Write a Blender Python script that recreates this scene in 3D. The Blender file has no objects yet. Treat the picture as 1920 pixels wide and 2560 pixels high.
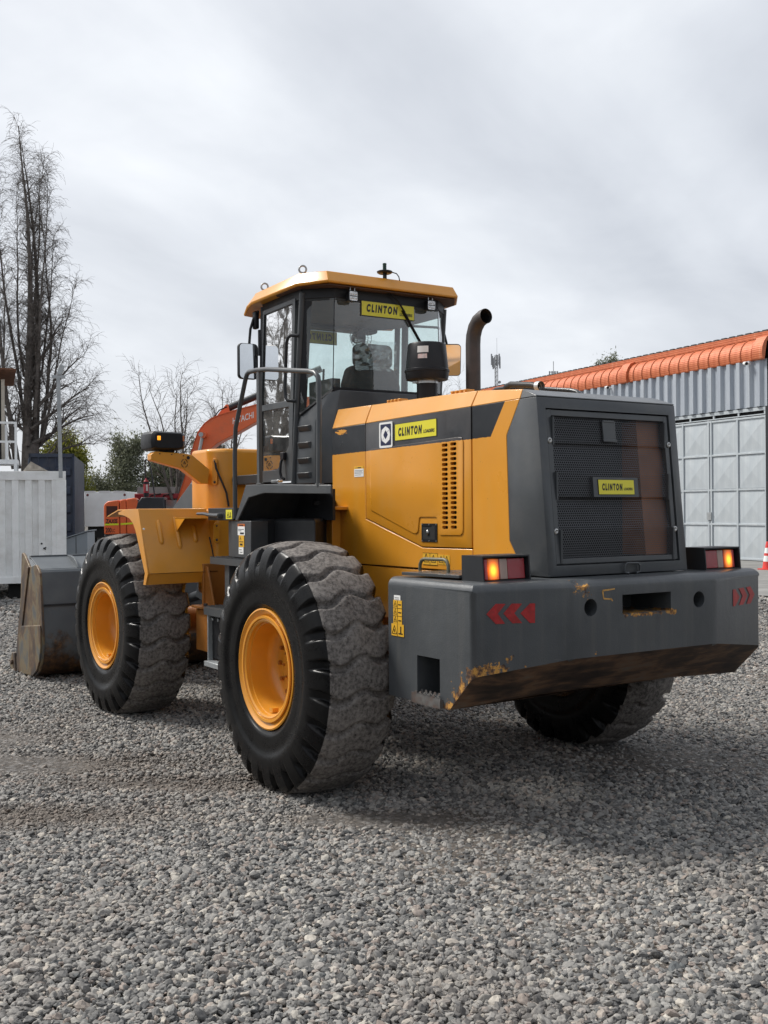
import bpy, bmesh, math, random
import numpy as np
from mathutils import Vector, Matrix

R_ = math.radians
S = bpy.context.scene
COL = S.collection

# ------------------------------------------------------------------ camera
cam_d = bpy.data.cameras.new('camera')
cam = bpy.data.objects.new('camera', cam_d)
COL.objects.link(cam)
S.camera = cam
CAM = Vector((-5.747, 4.335, 1.653))
YAW, PITCH, ROLL = R_(-32.869), R_(-0.108), R_(-0.423)
fw = Vector((math.cos(PITCH)*math.cos(YAW), math.cos(PITCH)*math.sin(YAW), math.sin(PITCH)))
rt = fw.cross(Vector((0, 0, 1))).normalized()
up = rt.cross(fw)
cr, sr = math.cos(ROLL), math.sin(ROLL)
r2 = cr*rt + sr*up
u2 = -sr*rt + cr*up
cam.matrix_world = Matrix(((r2.x, u2.x, -fw.x, CAM.x), (r2.y, u2.y, -fw.y, CAM.y), (r2.z, u2.z, -fw.z, CAM.z), (0, 0, 0, 1)))
cam_d.sensor_fit = 'VERTICAL'
cam_d.sensor_height = 36.0
cam_d.lens = 37.69
cam_d.clip_start = 0.05
cam_d.clip_end = 2000

# ------------------------------------------------------------------ light
SUN_AZ, SUN_EL = R_(37), R_(48)
sun_d = bpy.data.lights.new('sun', 'SUN')
sun_d.energy = 1.5
sun_d.angle = R_(16)
sun_d.color = (1.0, 0.965, 0.91)
sun = bpy.data.objects.new('sun', sun_d)
COL.objects.link(sun)
sdir = Vector((math.cos(SUN_EL)*math.cos(SUN_AZ), math.cos(SUN_EL)*math.sin(SUN_AZ), math.sin(SUN_EL)))
sun.rotation_euler = sdir.to_track_quat('Z', 'Y').to_euler()
sun.location = (20, 20, 30)

W = bpy.data.worlds.new('World')
S.world = W
W.use_nodes = True
W.cycles.sampling_method = 'MANUAL'
W.cycles.sample_map_resolution = 256


def N(nt, typ, ins=None, **kw):
    n = nt.nodes.new(typ)
    for k, v in kw.items():
        setattr(n, k, v)
    if ins:
        for k, v in ins.items():
            s = n.inputs[k]
            if isinstance(v, bpy.types.NodeSocket):
                nt.links.new(v, s)
            else:
                s.default_value = v
    return n


def MA(nt, op, a, b=None, c=None, clamp=False):
    ins = {0: a}
    if b is not None:
        ins[1] = b
    if c is not None:
        ins[2] = c
    return N(nt, 'ShaderNodeMath', ins, operation=op, use_clamp=clamp).outputs[0]


def RAMP(nt, fac, stops, interp='LINEAR'):
    n = N(nt, 'ShaderNodeValToRGB', {0: fac})
    cr_ = n.color_ramp
    cr_.interpolation = interp
    while len(cr_.elements) < len(stops):
        cr_.elements.new(0.5)
    for e, (p, c) in zip(cr_.elements, stops):
        e.position = p
        e.color = (c[0], c[1], c[2], 1) if len(c) == 3 else c
    return n.outputs[0]


def MIX(nt, fac, a, b, blend='MIX'):
    n = N(nt, 'ShaderNodeMix', data_type='RGBA', blend_type=blend)
    for i, v in ((0, fac), (6, a), (7, b)):
        if isinstance(v, bpy.types.NodeSocket):
            nt.links.new(v, n.inputs[i])
        else:
            n.inputs[i].default_value = v if i == 0 else (v[0], v[1], v[2], 1)
    return n.outputs[2]


def NOISE(nt, vec, scale, detail=3.0, rough=0.55, dist=0.0):
    n = N(nt, 'ShaderNodeTexNoise', {'Scale': scale, 'Detail': detail, 'Roughness': rough, 'Distortion': dist})
    if vec is not None:
        nt.links.new(vec, n.inputs['Vector'])
    return n.outputs[0]


def build_world():
    nt = W.node_tree
    nt.nodes.clear()
    out = N(nt, 'ShaderNodeOutputWorld')
    tc = N(nt, 'ShaderNodeTexCoord').outputs['Generated']
    sky = N(nt, 'ShaderNodeTexSky', sky_type='NISHITA', sun_disc=False, sun_elevation=SUN_EL,
            sun_rotation=R_(90) - SUN_AZ, air_density=1.0, dust_density=2.0)
    nrm = N(nt, 'ShaderNodeVectorMath', {0: tc}, operation='NORMALIZE').outputs[0]
    sep = N(nt, 'ShaderNodeSeparateXYZ', {0: nrm})
    z = MA(nt, 'MAXIMUM', sep.outputs[2], 0.0)
    zz = MA(nt, 'ADD', z, 0.22)
    px = MA(nt, 'DIVIDE', sep.outputs[0], zz)
    py = MA(nt, 'DIVIDE', sep.outputs[1], zz)
    # cloud deck seen from below, streaks drawn out along one wind direction
    ca, sa = math.cos(R_(28)), math.sin(R_(28))
    qx = MA(nt, 'ADD', MA(nt, 'MULTIPLY', px, ca), MA(nt, 'MULTIPLY', py, sa))
    qy = MA(nt, 'SUBTRACT', MA(nt, 'MULTIPLY', py, ca), MA(nt, 'MULTIPLY', px, sa))
    v = N(nt, 'ShaderNodeCombineXYZ', {0: MA(nt, 'MULTIPLY', qx, 1.0), 1: MA(nt, 'MULTIPLY', qy, 0.42), 2: 3.1}).outputs[0]
    n1 = NOISE(nt, v, 0.80, 5.0, 0.46, 0.6)
    v2 = N(nt, 'ShaderNodeCombineXYZ', {0: qx, 1: MA(nt, 'MULTIPLY', qy, 0.7), 2: 7.7}).outputs[0]
    n2 = NOISE(nt, v2, 2.6, 5.0, 0.55, 0.3)
    f = MA(nt, 'ADD', MA(nt, 'MULTIPLY', n1, 0.78), MA(nt, 'MULTIPLY', n2, 0.22))
    cloud = RAMP(nt, f, [(0.38, (0.144, 0.157, 0.182)), (0.46, (0.200, 0.214, 0.240)), (0.54, (0.265, 0.279, 0.303)), (0.64, (0.365, 0.377, 0.393))])
    # thin veil brightens towards the hidden sun
    dt = N(nt, 'ShaderNodeVectorMath', {0: nrm, 1: tuple(sdir)}, operation='DOT_PRODUCT').outputs['Value']
    gl = MA(nt, 'POWER', MA(nt, 'MAXIMUM', MA(nt, 'MULTIPLY', MA(nt, 'ADD', dt, 1.0), 0.5), 0.0), 3.5)
    veil = MIX(nt, MA(nt, 'MULTIPLY', gl, 0.42, clamp=True), cloud, (0.50, 0.498, 0.494))
    # brighter band of far cloud low over the horizon
    hz = MA(nt, 'POWER', MA(nt, 'SUBTRACT', 1.0, z, clamp=True), 7.0)
    veil2 = MIX(nt, MA(nt, 'MULTIPLY', hz, 0.50), veil, (0.41, 0.415, 0.42))
    skyc = MIX(nt, 1.0, sky.outputs[0], (0.05, 0.05, 0.05), 'MULTIPLY')
    col = MIX(nt, 0.93, skyc, veil2)
    bg = N(nt, 'ShaderNodeBackground', {0: col, 1: 1.0})
    nt.links.new(bg.outputs[0], out.inputs[0])


build_world()
S.view_settings.view_transform = 'Standard'
S.view_settings.look = 'None'
S.view_settings.gamma = 1
S.view_settings.use_curve_mapping = False
S.view_settings.exposure = 1.46
S.cycles.max_bounces = 6
S.cycles.diffuse_bounces = 3
S.cycles.glossy_bounces = 3
S.cycles.transparent_max_bounces = 16


# ------------------------------------------------------------------ helpers
class MB:
    """collects shapes, then links them as ONE mesh object"""

    def __init__(self):
        self.v, self.f, self.m = [], [], []

    def add(self, vs, fs, mat=0):
        o = len(self.v)
        self.v += [tuple(p) for p in vs]
        for f in fs:
            self.f.append(tuple(i + o for i in f))
            self.m.append(mat)
        return self

    def box(self, a, b, mat=0):
        x0, x1 = sorted((a[0], b[0])); y0, y1 = sorted((a[1], b[1])); z0, z1 = sorted((a[2], b[2]))
        vs = [(x0, y0, z0), (x1, y0, z0), (x1, y1, z0), (x0, y1, z0), (x0, y0, z1), (x1, y0, z1), (x1, y1, z1), (x0, y1, z1)]
        return self.add(vs, [(0, 3, 2, 1), (4, 5, 6, 7), (0, 1, 5, 4), (1, 2, 6, 5), (2, 3, 7, 6), (3, 0, 4, 7)], mat)

    def prism(self, poly, axis, a, b, mat=0):
        """poly: 2D points; axis 'y': (x,z) extruded in y; 'x': (y,z) in x; 'z': (x,y) in z"""
        def P(p, t):
            return {'y': (p[0], t, p[1]), 'x': (t, p[0], p[1]), 'z': (p[0], p[1], t)}[axis]
        n = len(poly)
        vs = [P(p, a) for p in poly] + [P(p, b) for p in poly]
        fs = [tuple(range(n)), tuple(range(2*n - 1, n - 1, -1))]
        fs += [(i, i + n, (i + 1) % n + n, (i + 1) % n) for i in range(n)]
        return self.add(vs, fs, mat)

    def loft(self, rings, mat=0, cap=True, closed=True):
        n = len(rings[0])
        vs = [p for r in rings for p in r]
        fs = []
        for k in range(len(rings) - 1):
            for i in range(n if closed else n - 1):
                j = (i + 1) % n
                fs.append((k*n + i, k*n + j, (k + 1)*n + j, (k + 1)*n + i))
        if cap:
            fs.append(tuple(range(n - 1, -1, -1)))
            fs.append(tuple(range((len(rings) - 1)*n, len(rings)*n)))
        return self.add(vs, fs, mat)

    def tube(self, pts, r, n=8, mat=0, cap=True, square=False):
        pts = [Vector(p) for p in pts]
        rs = r if isinstance(r, (list, tuple)) else [r]*len(pts)
        rings = []
        t0 = (pts[1] - pts[0]).normalized()
        a = t0.orthogonal().normalized()
        if square:
            a = Vector((0, 0, 1)).cross(t0)
            a = a.normalized() if a.length > .01 else Vector((1, 0, 0))
        for i, p in enumerate(pts):
            if i == 0:
                t = t0
            elif i == len(pts) - 1:
                t = (pts[i] - pts[i-1]).normalized()
            else:
                t = ((pts[i+1] - pts[i]).normalized() + (pts[i] - pts[i-1]).normalized()).normalized()
            a = (a - t*a.dot(t)).normalized()
            b = t.cross(a)
            off = math.pi/4 if square else 0
            k = math.sqrt(2) if square else 1
            rings.append([p + (a*math.cos(2*math.pi*j/n + off) + b*math.sin(2*math.pi*j/n + off))*rs[i]*k for j in range(n)])
        return self.loft(rings, mat, cap)

    def lathe(self, prof, o, axis='y', n=32, mat=0, closed=False):
        """prof: (along, radius)"""
        rings = []
        for j in range(n):
            c, s = math.cos(2*math.pi*j/n), math.sin(2*math.pi*j/n)
            ring = []
            for (h, r) in prof:
                p = {'y': (r*c, h, r*s), 'z': (r*c, r*s, h), 'x': (h, r*c, r*s)}[axis]
                ring.append((p[0]+o[0], p[1]+o[1], p[2]+o[2]))
            rings.append(ring)
        m = len(prof)
        vs = [p for r in rings for p in r]
        fs = []
        for j in range(n):
            k = (j + 1) % n
            for i in range(m - 1):
                fs.append((j*m + i, j*m + i + 1, k*m + i + 1, k*m + i))
            if closed:
                fs.append((j*m + m - 1, j*m, k*m, k*m + m - 1))
        return self.add(vs, fs, mat)

    def cyl(self, c, r, h0, h1, axis='y', n=16, mat=0):
        return self.lathe([(h0, 0.0001), (h0, r), (h1, r), (h1, 0.0001)], c, axis, n, mat)

    def sphere(self, c, r, n=12, mat=0, sc=(1, 1, 1)):
        m = max(4, n//2)
        prof = [(-math.cos(math.pi*i/m), max(1e-4, math.sin(math.pi*i/m))) for i in range(m + 1)]
        o = len(self.v)
        self.lathe(prof, (0, 0, 0), 'z', n, mat)
        for i in range(o, len(self.v)):
            p = self.v[i]
            self.v[i] = (c[0] + p[0]*r*sc[0], c[1] + p[1]*r*sc[1], c[2] + p[2]*r*sc[2])
        return self

    def mesh(self, name, mats, smooth=40, fix=True):
        me = bpy.data.meshes.new(name)
        me.from_pydata(self.v, [], self.f)
        for mt in (mats if isinstance(mats, (list, tuple)) else [mats]):
            me.materials.append(mt)
        me.polygons.foreach_set('material_index', self.m)
        if fix:
            bm = bmesh.new()
            bm.from_mesh(me)
            bmesh.ops.remove_doubles(bm, verts=bm.verts, dist=1e-5)
            bmesh.ops.recalc_face_normals(bm, faces=bm.faces)
            bm.to_mesh(me)
            bm.free()
        if smooth:
            me.polygons.foreach_set('use_smooth', [True]*len(me.polygons))
            me.set_sharp_from_angle(angle=R_(smooth))
        me.update()
        return me

    def obj(self, name, mats, parent=None, bevel=0.0, seg=2, smooth=40, loc=(0, 0, 0), rotz=0.0, fix=True):
        return link(name, self.mesh(name, mats, smooth, fix), parent, loc, rotz, bevel, seg)


def link(name, me, parent=None, loc=(0, 0, 0), rotz=0.0, bevel=0.0, seg=2):
    o = bpy.data.objects.new(name, me)
    COL.objects.link(o)
    o.parent = parent
    o.location = loc
    o.rotation_euler = (0, 0, rotz)
    if bevel:
        b = o.modifiers.new('bevel', 'BEVEL')
        b.width = bevel
        b.segments = seg
        b.limit_method = 'ANGLE'
        b.angle_limit = R_(35)
        b.harden_normals = False
    return o


def cut(o, cutters):
    """carve openings, keep the baked result, drop the cutting shapes"""
    tmp = []
    for mb in cutters:
        c = mb.obj('cut_tmp', o.data.materials[0] if o.data.materials else None, smooth=0)
        c.data.materials.clear()
        b = o.modifiers.new('cut', 'BOOLEAN')
        b.operation = 'DIFFERENCE'
        b.solver = 'EXACT'
        b.object = c
        tmp.append(c)
    dg = bpy.context.evaluated_depsgraph_get()
    me = bpy.data.meshes.new_from_object(o.evaluated_get(dg))
    o.modifiers.clear()
    o.data = me
    me.polygons.foreach_set('use_smooth', [True]*len(me.polygons))
    me.set_sharp_from_angle(angle=R_(35))
    for c in tmp:
        d = c.data
        bpy.data.objects.remove(c)
        bpy.data.meshes.remove(d)
    return o


def tag(o, label=None, cat=None, group=None, kind=None):
    if label: o['label'] = label
    if cat: o['category'] = cat
    if group: o['group'] = group
    if kind: o['kind'] = kind
    return o


def empty(name, loc=(0, 0, 0), rz=0.0):
    o = bpy.data.objects.new(name, None)
    COL.objects.link(o)
    o.location = loc
    o.rotation_euler = (0, 0, rz)
    o.empty_display_size = 0.2
    return o


def text_geo(s, bold=0.0, shear=0.0, spacing=1.0):
    cu = bpy.data.curves.new('lettering', 'FONT')
    cu.body = s
    cu.size = 1
    cu.offset = bold
    cu.shear = shear
    cu.space_character = spacing
    cu.resolution_u = 3
    ob = bpy.data.objects.new('lettering', cu)
    COL.objects.link(ob)
    bpy.context.view_layer.update()
    dg = bpy.context.evaluated_depsgraph_get()
    me = bpy.data.meshes.new_from_object(ob.evaluated_get(dg))
    v = [(p.co.x, p.co.y) for p in me.vertices]
    f = [tuple(p.vertices) for p in me.polygons]
    bpy.data.objects.remove(ob)
    bpy.data.curves.remove(cu)
    bpy.data.meshes.remove(me)
    x0 = min(p[0] for p in v); x1 = max(p[0] for p in v); y0 = min(p[1] for p in v); y1 = max(p[1] for p in v)
    return [((p[0]-x0)/(x1-x0), (p[1]-y0)/(y1-y0)) for p in v], f


def put_text(mb, s, org, U, V, bold=0.02, shear=0.0, mat=0, spacing=1.0):
    """lettering filling the box org + u*U + v*V"""
    v, f = text_geo(s, bold, shear, spacing)
    org, U, V = Vector(org), Vector(U), Vector(V)
    mb.add([org + U*a + V*b for a, b in v], f, mat)
    return mb


# ------------------------------------------------------------------ materials
def new_mat(name):
    m = bpy.data.materials.new(name)
    m.use_nodes = True
    nt = m.node_tree
    nt.nodes.clear()
    out = N(nt, 'ShaderNodeOutputMaterial')
    b = N(nt, 'ShaderNodeBsdfPrincipled')
    nt.links.new(b.outputs[0], out.inputs[0])
    return m, nt, b


def setin(nt, b, **kw):
    for k, v in kw.items():
        s = b.inputs[k.replace('_', ' ')]
        if isinstance(v, bpy.types.NodeSocket):
            nt.links.new(v, s)
        else:
            s.default_value = (v[0], v[1], v[2], 1) if isinstance(v, tuple) and len(v) == 3 else v


def BUMP(nt, h, strength=0.2, dist=0.01):
    return N(nt, 'ShaderNodeBump', {'Height': h, 'Strength': strength, 'Distance': dist}).outputs[0]


def OBJ(nt):
    return N(nt, 'ShaderNodeTexCoord').outputs['Object']


def plain(name, col, rough=0.5, metal=0.0, var=0.12, scale=6.0, bump=0.0, bscale=60.0, coat=0.0, dirt=None, dirt_amt=0.0, dscale=3.0, spec=0.5):
    """a surface with uneven colour, uneven gloss and fine relief"""
    m, nt, b = new_mat(name)
    P = OBJ(nt)
    n = NOISE(nt, P, scale, 4.0, 0.6)
    lo = tuple(c*(1-var) for c in col)
    hi = tuple(min(1, c*(1+var)) for c in col)
    c = RAMP(nt, n, [(0.3, lo), (0.7, hi)])
    if dirt:
        d = NOISE(nt, P, dscale, 7.0, 0.65)
        fac = RAMP(nt, d, [(0.45, (0, 0, 0)), (0.75, (dirt_amt,)*3)])
        c = MIX(nt, fac, c, dirt)
    setin(nt, b, Base_Color=c, Metallic=metal, Specular_IOR_Level=spec)
    rr = MA(nt, 'ADD', MA(nt, 'MULTIPLY', NOISE(nt, P, scale*2.3, 3.0), 0.22), rough - 0.11, clamp=True)
    setin(nt, b, Roughness=rr)
    if coat:
        setin(nt, b, Coat_Weight=coat, Coat_Roughness=0.12)
    if bump:
        setin(nt, b, Normal=BUMP(nt, NOISE(nt, P, bscale, 3.0), bump, 0.004))
    return m


ORANGE = (0.68, 0.285, 0.022)
GREY = (0.055, 0.060, 0.065)
M_orange = plain('orange_paint', ORANGE, 0.34, var=0.05, scale=2.5, bump=0.05, bscale=90, coat=0.25, dirt=(0.36, 0.22, 0.10), dirt_amt=0.22, dscale=4)
M_orange2 = plain('orange_paint_dull', (0.34, 0.125, 0.02), 0.45, var=0.10, scale=5, bump=0.08, bscale=60, dirt=(0.20, 0.10, 0.045), dirt_amt=0.55, dscale=6)
M_grey = plain('grey_paint', GREY, 0.34, spec=0.45, var=0.10, scale=3.0, bump=0.06, bscale=120, coat=0.1, dirt=(0.17, 0.155, 0.13), dirt_amt=0.18, dscale=5)
M_greyD = plain('dark_grey_paint', (0.022, 0.024, 0.027), 0.5, spec=0.35, var=0.15, scale=4, bump=0.06)
M_black = plain('black_plastic', (0.009, 0.009, 0.011), 0.42, spec=0.35, var=0.2, scale=8, bump=0.08, bscale=200)
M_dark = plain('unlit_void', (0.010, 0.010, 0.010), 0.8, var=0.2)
M_steel = plain('bare_steel', (0.52, 0.52, 0.51), 0.32, metal=1.0, var=0.12, scale=12)
M_galv = plain('galvanised_steel', (0.40, 0.42, 0.43), 0.5, metal=0.6, var=0.15, scale=9, dirt=(0.25, 0.22, 0.18), dirt_amt=0.4)
M_white = plain('white_print', (0.78, 0.78, 0.76), 0.5, var=0.04)
M_yel = plain('yellow_sticker', (0.74, 0.66, 0.035), 0.35, var=0.03)
M_yelO = plain('amber_sticker', (0.72, 0.40, 0.03), 0.45, var=0.08)
M_ink = plain('black_print', (0.012, 0.012, 0.012), 0.4, var=0.05)
M_navy = plain('navy_print', (0.012, 0.018, 0.06), 0.35, var=0.05)
M_redprint = plain('red_reflector_tape', (0.36, 0.02, 0.022), 0.35, var=0.25, scale=30, dirt=(0.12, 0.03, 0.03), dirt_amt=0.6, dscale=40)
M_seat = plain('seat_cloth', (0.012, 0.012, 0.013), 0.7, var=0.3, scale=30, bump=0.3, bscale=200)
M_liner = plain('headliner', (0.05, 0.055, 0.058), 0.8, var=0.1)
M_exh = plain('exhaust_steel', (0.052, 0.046, 0.046), 0.55, var=0.25, scale=6, bump=0.1, dirt=(0.10, 0.06, 0.045), dirt_amt=0.5)


def hood_paint():
    """orange with the dark side band (painted on), worn at its edges"""
    m, nt, b = new_mat('hood_paint')
    P = OBJ(nt)
    s = N(nt, 'ShaderNodeSeparateXYZ', {0: P})
    x, y, z = s.outputs
    jag = MA(nt, 'MULTIPLY', MA(nt, 'SUBTRACT', NOISE(nt, P, 40, 4), 0.5), 0.010)
    zb = MA(nt, 'SUBTRACT', 2.052, MA(nt, 'MULTIPLY', x, 0.0112))
    zt = MA(nt, 'SUBTRACT', 2.239, MA(nt, 'MULTIPLY', x, 0.0130))
    a = MA(nt, 'GREATER_THAN', MA(nt, 'ADD', z, jag), zb)
    t = MA(nt, 'LESS_THAN', z, zt)
    xe = MA(nt, 'ADD', -0.976, MA(nt, 'MULTIPLY', MA(nt, 'SUBTRACT', z, 2.062), -0.684))
    e = MA(nt, 'GREATER_THAN', x, xe)
    band = MA(nt, 'MULTIPLY', MA(nt, 'MULTIPLY', a, t), e)
    # scuffed-through patch of the band near the cab
    dx = MA(nt, 'DIVIDE', MA(nt, 'SUBTRACT', x, 0.69), 0.095)
    dz = MA(nt, 'DIVIDE', MA(nt, 'SUBTRACT', z, 2.196), 0.024)
    dd = MA(nt, 'ADD', MA(nt, 'MULTIPLY', dx, dx), MA(nt, 'MULTIPLY', dz, dz))
    st = N(nt, 'ShaderNodeMapping', {0: P, 3: (30, 30, 90)}).outputs[0]
    scuff = MA(nt, 'GREATER_THAN', MA(nt, 'ADD', MA(nt, 'MULTIPLY', NOISE(nt, st, 1.0, 5), 1.6), MA(nt, 'MULTIPLY', dd, -0.45)), 0.56)
    band = MA(nt, 'MULTIPLY', band, MA(nt, 'SUBTRACT', 1.0, scuff))
    n = NOISE(nt, P, 2.0, 4)
    oc = RAMP(nt, n, [(0.3, tuple(c*0.94 for c in ORANGE)), (0.7, tuple(c*1.05 for c in ORANGE))])
    # dried run-off and specks
    sp = RAMP(nt, NOISE(nt, P, 75, 2), [(0.735, (0, 0, 0)), (0.755, (0.6,)*3)])
    oc = MIX(nt, sp, oc, (0.18, 0.10, 0.03))
    st2 = N(nt, 'ShaderNodeMapping', {0: P, 3: (9, 9, 1.2)}).outputs[0]
    run = RAMP(nt, NOISE(nt, st2, 1.0, 5), [(0.5, (0, 0, 0)), (0.8, (0.28,)*3)])
    oc = MIX(nt, run, oc, (0.58, 0.34, 0.10))
    gc = MIX(nt, RAMP(nt, NOISE(nt, P, 6, 6, 0.7), [(0.5, (0, 0, 0)), (0.8, (0.5,)*3)]), (0.009, 0.011, 0.015), (0.045, 0.047, 0.052))
    gn = N(nt, 'ShaderNodeSeparateXYZ', {0: N(nt, 'ShaderNodeNewGeometry').outputs['Normal']}).outputs[2]
    du = MA(nt, 'MULTIPLY', MA(nt, 'MULTIPLY', MA(nt, 'MAXIMUM', gn, 0.0), NOISE(nt, P, 3, 6, 0.65)), 0.5, clamp=True)
    setin(nt, b, Base_Color=MIX(nt, du, MIX(nt, band, oc, gc), (0.55, 0.43, 0.33)))
    setin(nt, b, Roughness=MA(nt, 'ADD', MA(nt, 'MULTIPLY', NOISE(nt, P, 5, 4), 0.25), 0.19))
    wav = NOISE(nt, N(nt, 'ShaderNodeMapping', {0: P, 3: (1.6, 1, 2.2)}).outputs[0], 1.0, 2)
    hh = MA(nt, 'ADD', MA(nt, 'MULTIPLY', wav, 4.0), MA(nt, 'MULTIPLY', NOISE(nt, P, 140, 2), 0.06))
    setin(nt, b, Normal=BUMP(nt, hh, 0.14, 0.006), Coat_Weight=0.25, Coat_Roughness=0.1, Specular_IOR_Level=0.4)
    return m


M_hood = hood_paint()


def ballast_paint():
    """rough grey casting paint, chipped to orange primer and rust along the lower edges"""
    m, nt, b = new_mat('ballast_paint')
    P = OBJ(nt)
    s = N(nt, 'ShaderNodeSeparateXYZ', {0: P})
    x, y, z = s.outputs
    d = MA(nt, 'ADD', MA(nt, 'MULTIPLY', MA(nt, 'ADD', x, 1.53), 0.681), MA(nt, 'MULTIPLY', MA(nt, 'SUBTRACT', z, 0.816), 0.733))
    near = MA(nt, 'SUBTRACT', 1.0, MA(nt, 'DIVIDE', MA(nt, 'ABSOLUTE', d), 0.13), clamp=True)
    yw = MA(nt, 'ADD', 0.35, MA(nt, 'MULTIPLY', MA(nt, 'SUBTRACT', y, 0.80), 2.2), clamp=True)
    w1 = MA(nt, 'MULTIPLY', near, yw)
    # below the tow slot
    ay = MA(nt, 'LESS_THAN', MA(nt, 'ABSOLUTE', MA(nt, 'ADD', y, 0.03)), 0.20)
    w2 = MA(nt, 'MULTIPLY', ay, MA(nt, 'SUBTRACT', 1.0, MA(nt, 'DIVIDE', MA(nt, 'ABSOLUTE', MA(nt, 'SUBTRACT', z, 1.082)), 0.035), clamp=True))
    # knock on the upper edge
    dv = N(nt, 'ShaderNodeVectorMath', {0: P, 1: (-1.66, 0.47, 1.265)}, operation='DISTANCE').outputs['Value']
    w3 = MA(nt, 'SUBTRACT', 1.0, MA(nt, 'DIVIDE', dv, 0.14), clamp=True)
    ws = MA(nt, 'MAXIMUM', MA(nt, 'MAXIMUM', w1, MA(nt, 'MULTIPLY', w2, 0.85)), MA(nt, 'MULTIPLY', w3, 1.05))
    n = NOISE(nt, P, 17, 7, 0.7)
    chip = MA(nt, 'GREATER_THAN', MA(nt, 'ADD', n, MA(nt, 'MULTIPLY', ws, 0.42)), 0.79)
    stray = MA(nt, 'GREATER_THAN', NOISE(nt, P, 30, 4, 0.6), 0.735)
    low = MA(nt, 'LESS_THAN', z, 1.0)
    stray = MA(nt, 'MULTIPLY', stray, low)
    chip = MA(nt, 'MAXIMUM', chip, stray)
    rust = RAMP(nt, NOISE(nt, P, 26, 5, 0.6), [(0.44, (0.50, 0.25, 0.05)), (0.52, (0.20, 0.095, 0.03)), (0.6, (0.045, 0.025, 0.018))])
    base = RAMP(nt, NOISE(nt, P, 3, 5), [(0.3, (0.050, 0.055, 0.060)), (0.7, (0.072, 0.078, 0.083))])
    run = NOISE(nt, N(nt, 'ShaderNodeMapping', {0: P, 3: (16, 16, 1.0)}).outputs[0], 1.0, 5, 0.6)
    base = MIX(nt, RAMP(nt, run, [(0.5, (0, 0, 0)), (0.8, (0.35,)*3)]), base, (0.13, 0.125, 0.115))
    scr = NOISE(nt, N(nt, 'ShaderNodeMapping', {0: P, 2: (R_(20), 0, 0), 3: (3, 3, 120)}).outputs[0], 1.0, 2)
    scr = MA(nt, 'MULTIPLY', MA(nt, 'GREATER_THAN', scr, 0.74), MA(nt, 'GREATER_THAN', NOISE(nt, P, 5, 3), 0.56))
    base = MIX(nt, MA(nt, 'MULTIPLY', scr, 0.5), base, (0.20, 0.19, 0.17))
    setin(nt, b, Base_Color=MIX(nt, chip, base, rust))
    setin(nt, b, Roughness=MA(nt, 'ADD', MA(nt, 'MULTIPLY', NOISE(nt, P, 12, 3), 0.2), MA(nt, 'ADD', 0.26, MA(nt, 'MULTIPLY', chip, 0.3))))
    h = MA(nt, 'ADD', NOISE(nt, P, 160, 3), MA(nt, 'MULTIPLY', NOISE(nt, P, 22, 4), 1.2))
    h = MA(nt, 'SUBTRACT', h, MA(nt, 'MULTIPLY', chip, 0.6))
    setin(nt, b, Normal=BUMP(nt, h, 0.25, 0.004))
    return m


M_ballast = ballast_paint()


def scraped():
    m, nt, b = new_mat('scraped_rust')
    P = OBJ(nt)
    st = N(nt, 'ShaderNodeMapping', {0: P, 2: (0, 0, R_(25)), 3: (14, 3, 14)}).outputs[0]
    n = NOISE(nt, st, 1.0, 7, 0.7, 0.6)
    big = NOISE(nt, P, 3.5, 3)
    c = RAMP(nt, MA(nt, 'ADD', MA(nt, 'MULTIPLY', n, 0.6), MA(nt, 'MULTIPLY', big, 0.4)),
             [(0.40, (0.025, 0.017, 0.013)), (0.48, (0.075, 0.046, 0.030)), (0.54, (0.17, 0.095, 0.052)), (0.62, (0.15, 0.125, 0.10))])
    setin(nt, b, Base_Color=c, Roughness=0.55, Metallic=0.25)
    setin(nt, b, Normal=BUMP(nt, n, 0.3, 0.005))
    return m


M_scrape = scraped()


def bucket_paint():
    m, nt, b = new_mat('bucket_paint')
    P = OBJ(nt)
    s = N(nt, 'ShaderNodeSeparateXYZ', {0: P})
    z = s.outputs[2]
    n = NOISE(nt, P, 3.2, 6, 0.6)
    w = MA(nt, 'ADD', n, MA(nt, 'MULTIPLY', MA(nt, 'SUBTRACT', 0.42, z), 0.75))
    c0 = RAMP(nt, NOISE(nt, P, 4, 4), [(0.3, (0.075, 0.087, 0.098)), (0.7, (0.11, 0.122, 0.13))])
    c1 = RAMP(nt, NOISE(nt, P, 14, 6, 0.7), [(0.4, (0.03, 0.02, 0.015)), (0.55, (0.10, 0.05, 0.022)), (0.7, (0.24, 0.13, 0.05))])
    fac = RAMP(nt, w, [(0.52, (0, 0, 0)), (0.62, (1, 1, 1))])
    setin(nt, b, Base_Color=MIX(nt, fac, c0, c1), Roughness=0.5)
    setin(nt, b, Normal=BUMP(nt, NOISE(nt, P, 40, 4), 0.15, 0.004))
    return m


def bucket_side():
    m, nt, b = new_mat('worn_bucket_plate')
    P = OBJ(nt)
    st = N(nt, 'ShaderNodeMapping', {0: P, 3: (4.5, 4.5, 2.8)}).outputs[0]
    n = NOISE(nt, st, 1.0, 8, 0.66, 0.3)
    c = RAMP(nt, n, [(0.34, (0.055, 0.054, 0.054)), (0.44, (0.085, 0.064, 0.050)), (0.50, (0.13, 0.082, 0.052)), (0.56, (0.20, 0.155, 0.09)), (0.62, (0.12, 0.122, 0.115)), (0.72, (0.075, 0.08, 0.085))])
    setin(nt, b, Base_Color=c, Roughness=0.5, Metallic=0.25)
    setin(nt, b, Normal=BUMP(nt, NOISE(nt, P, 60, 5), 0.2, 0.003))
    return m


M_bucket, M_bside = bucket_paint(), bucket_side()


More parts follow.
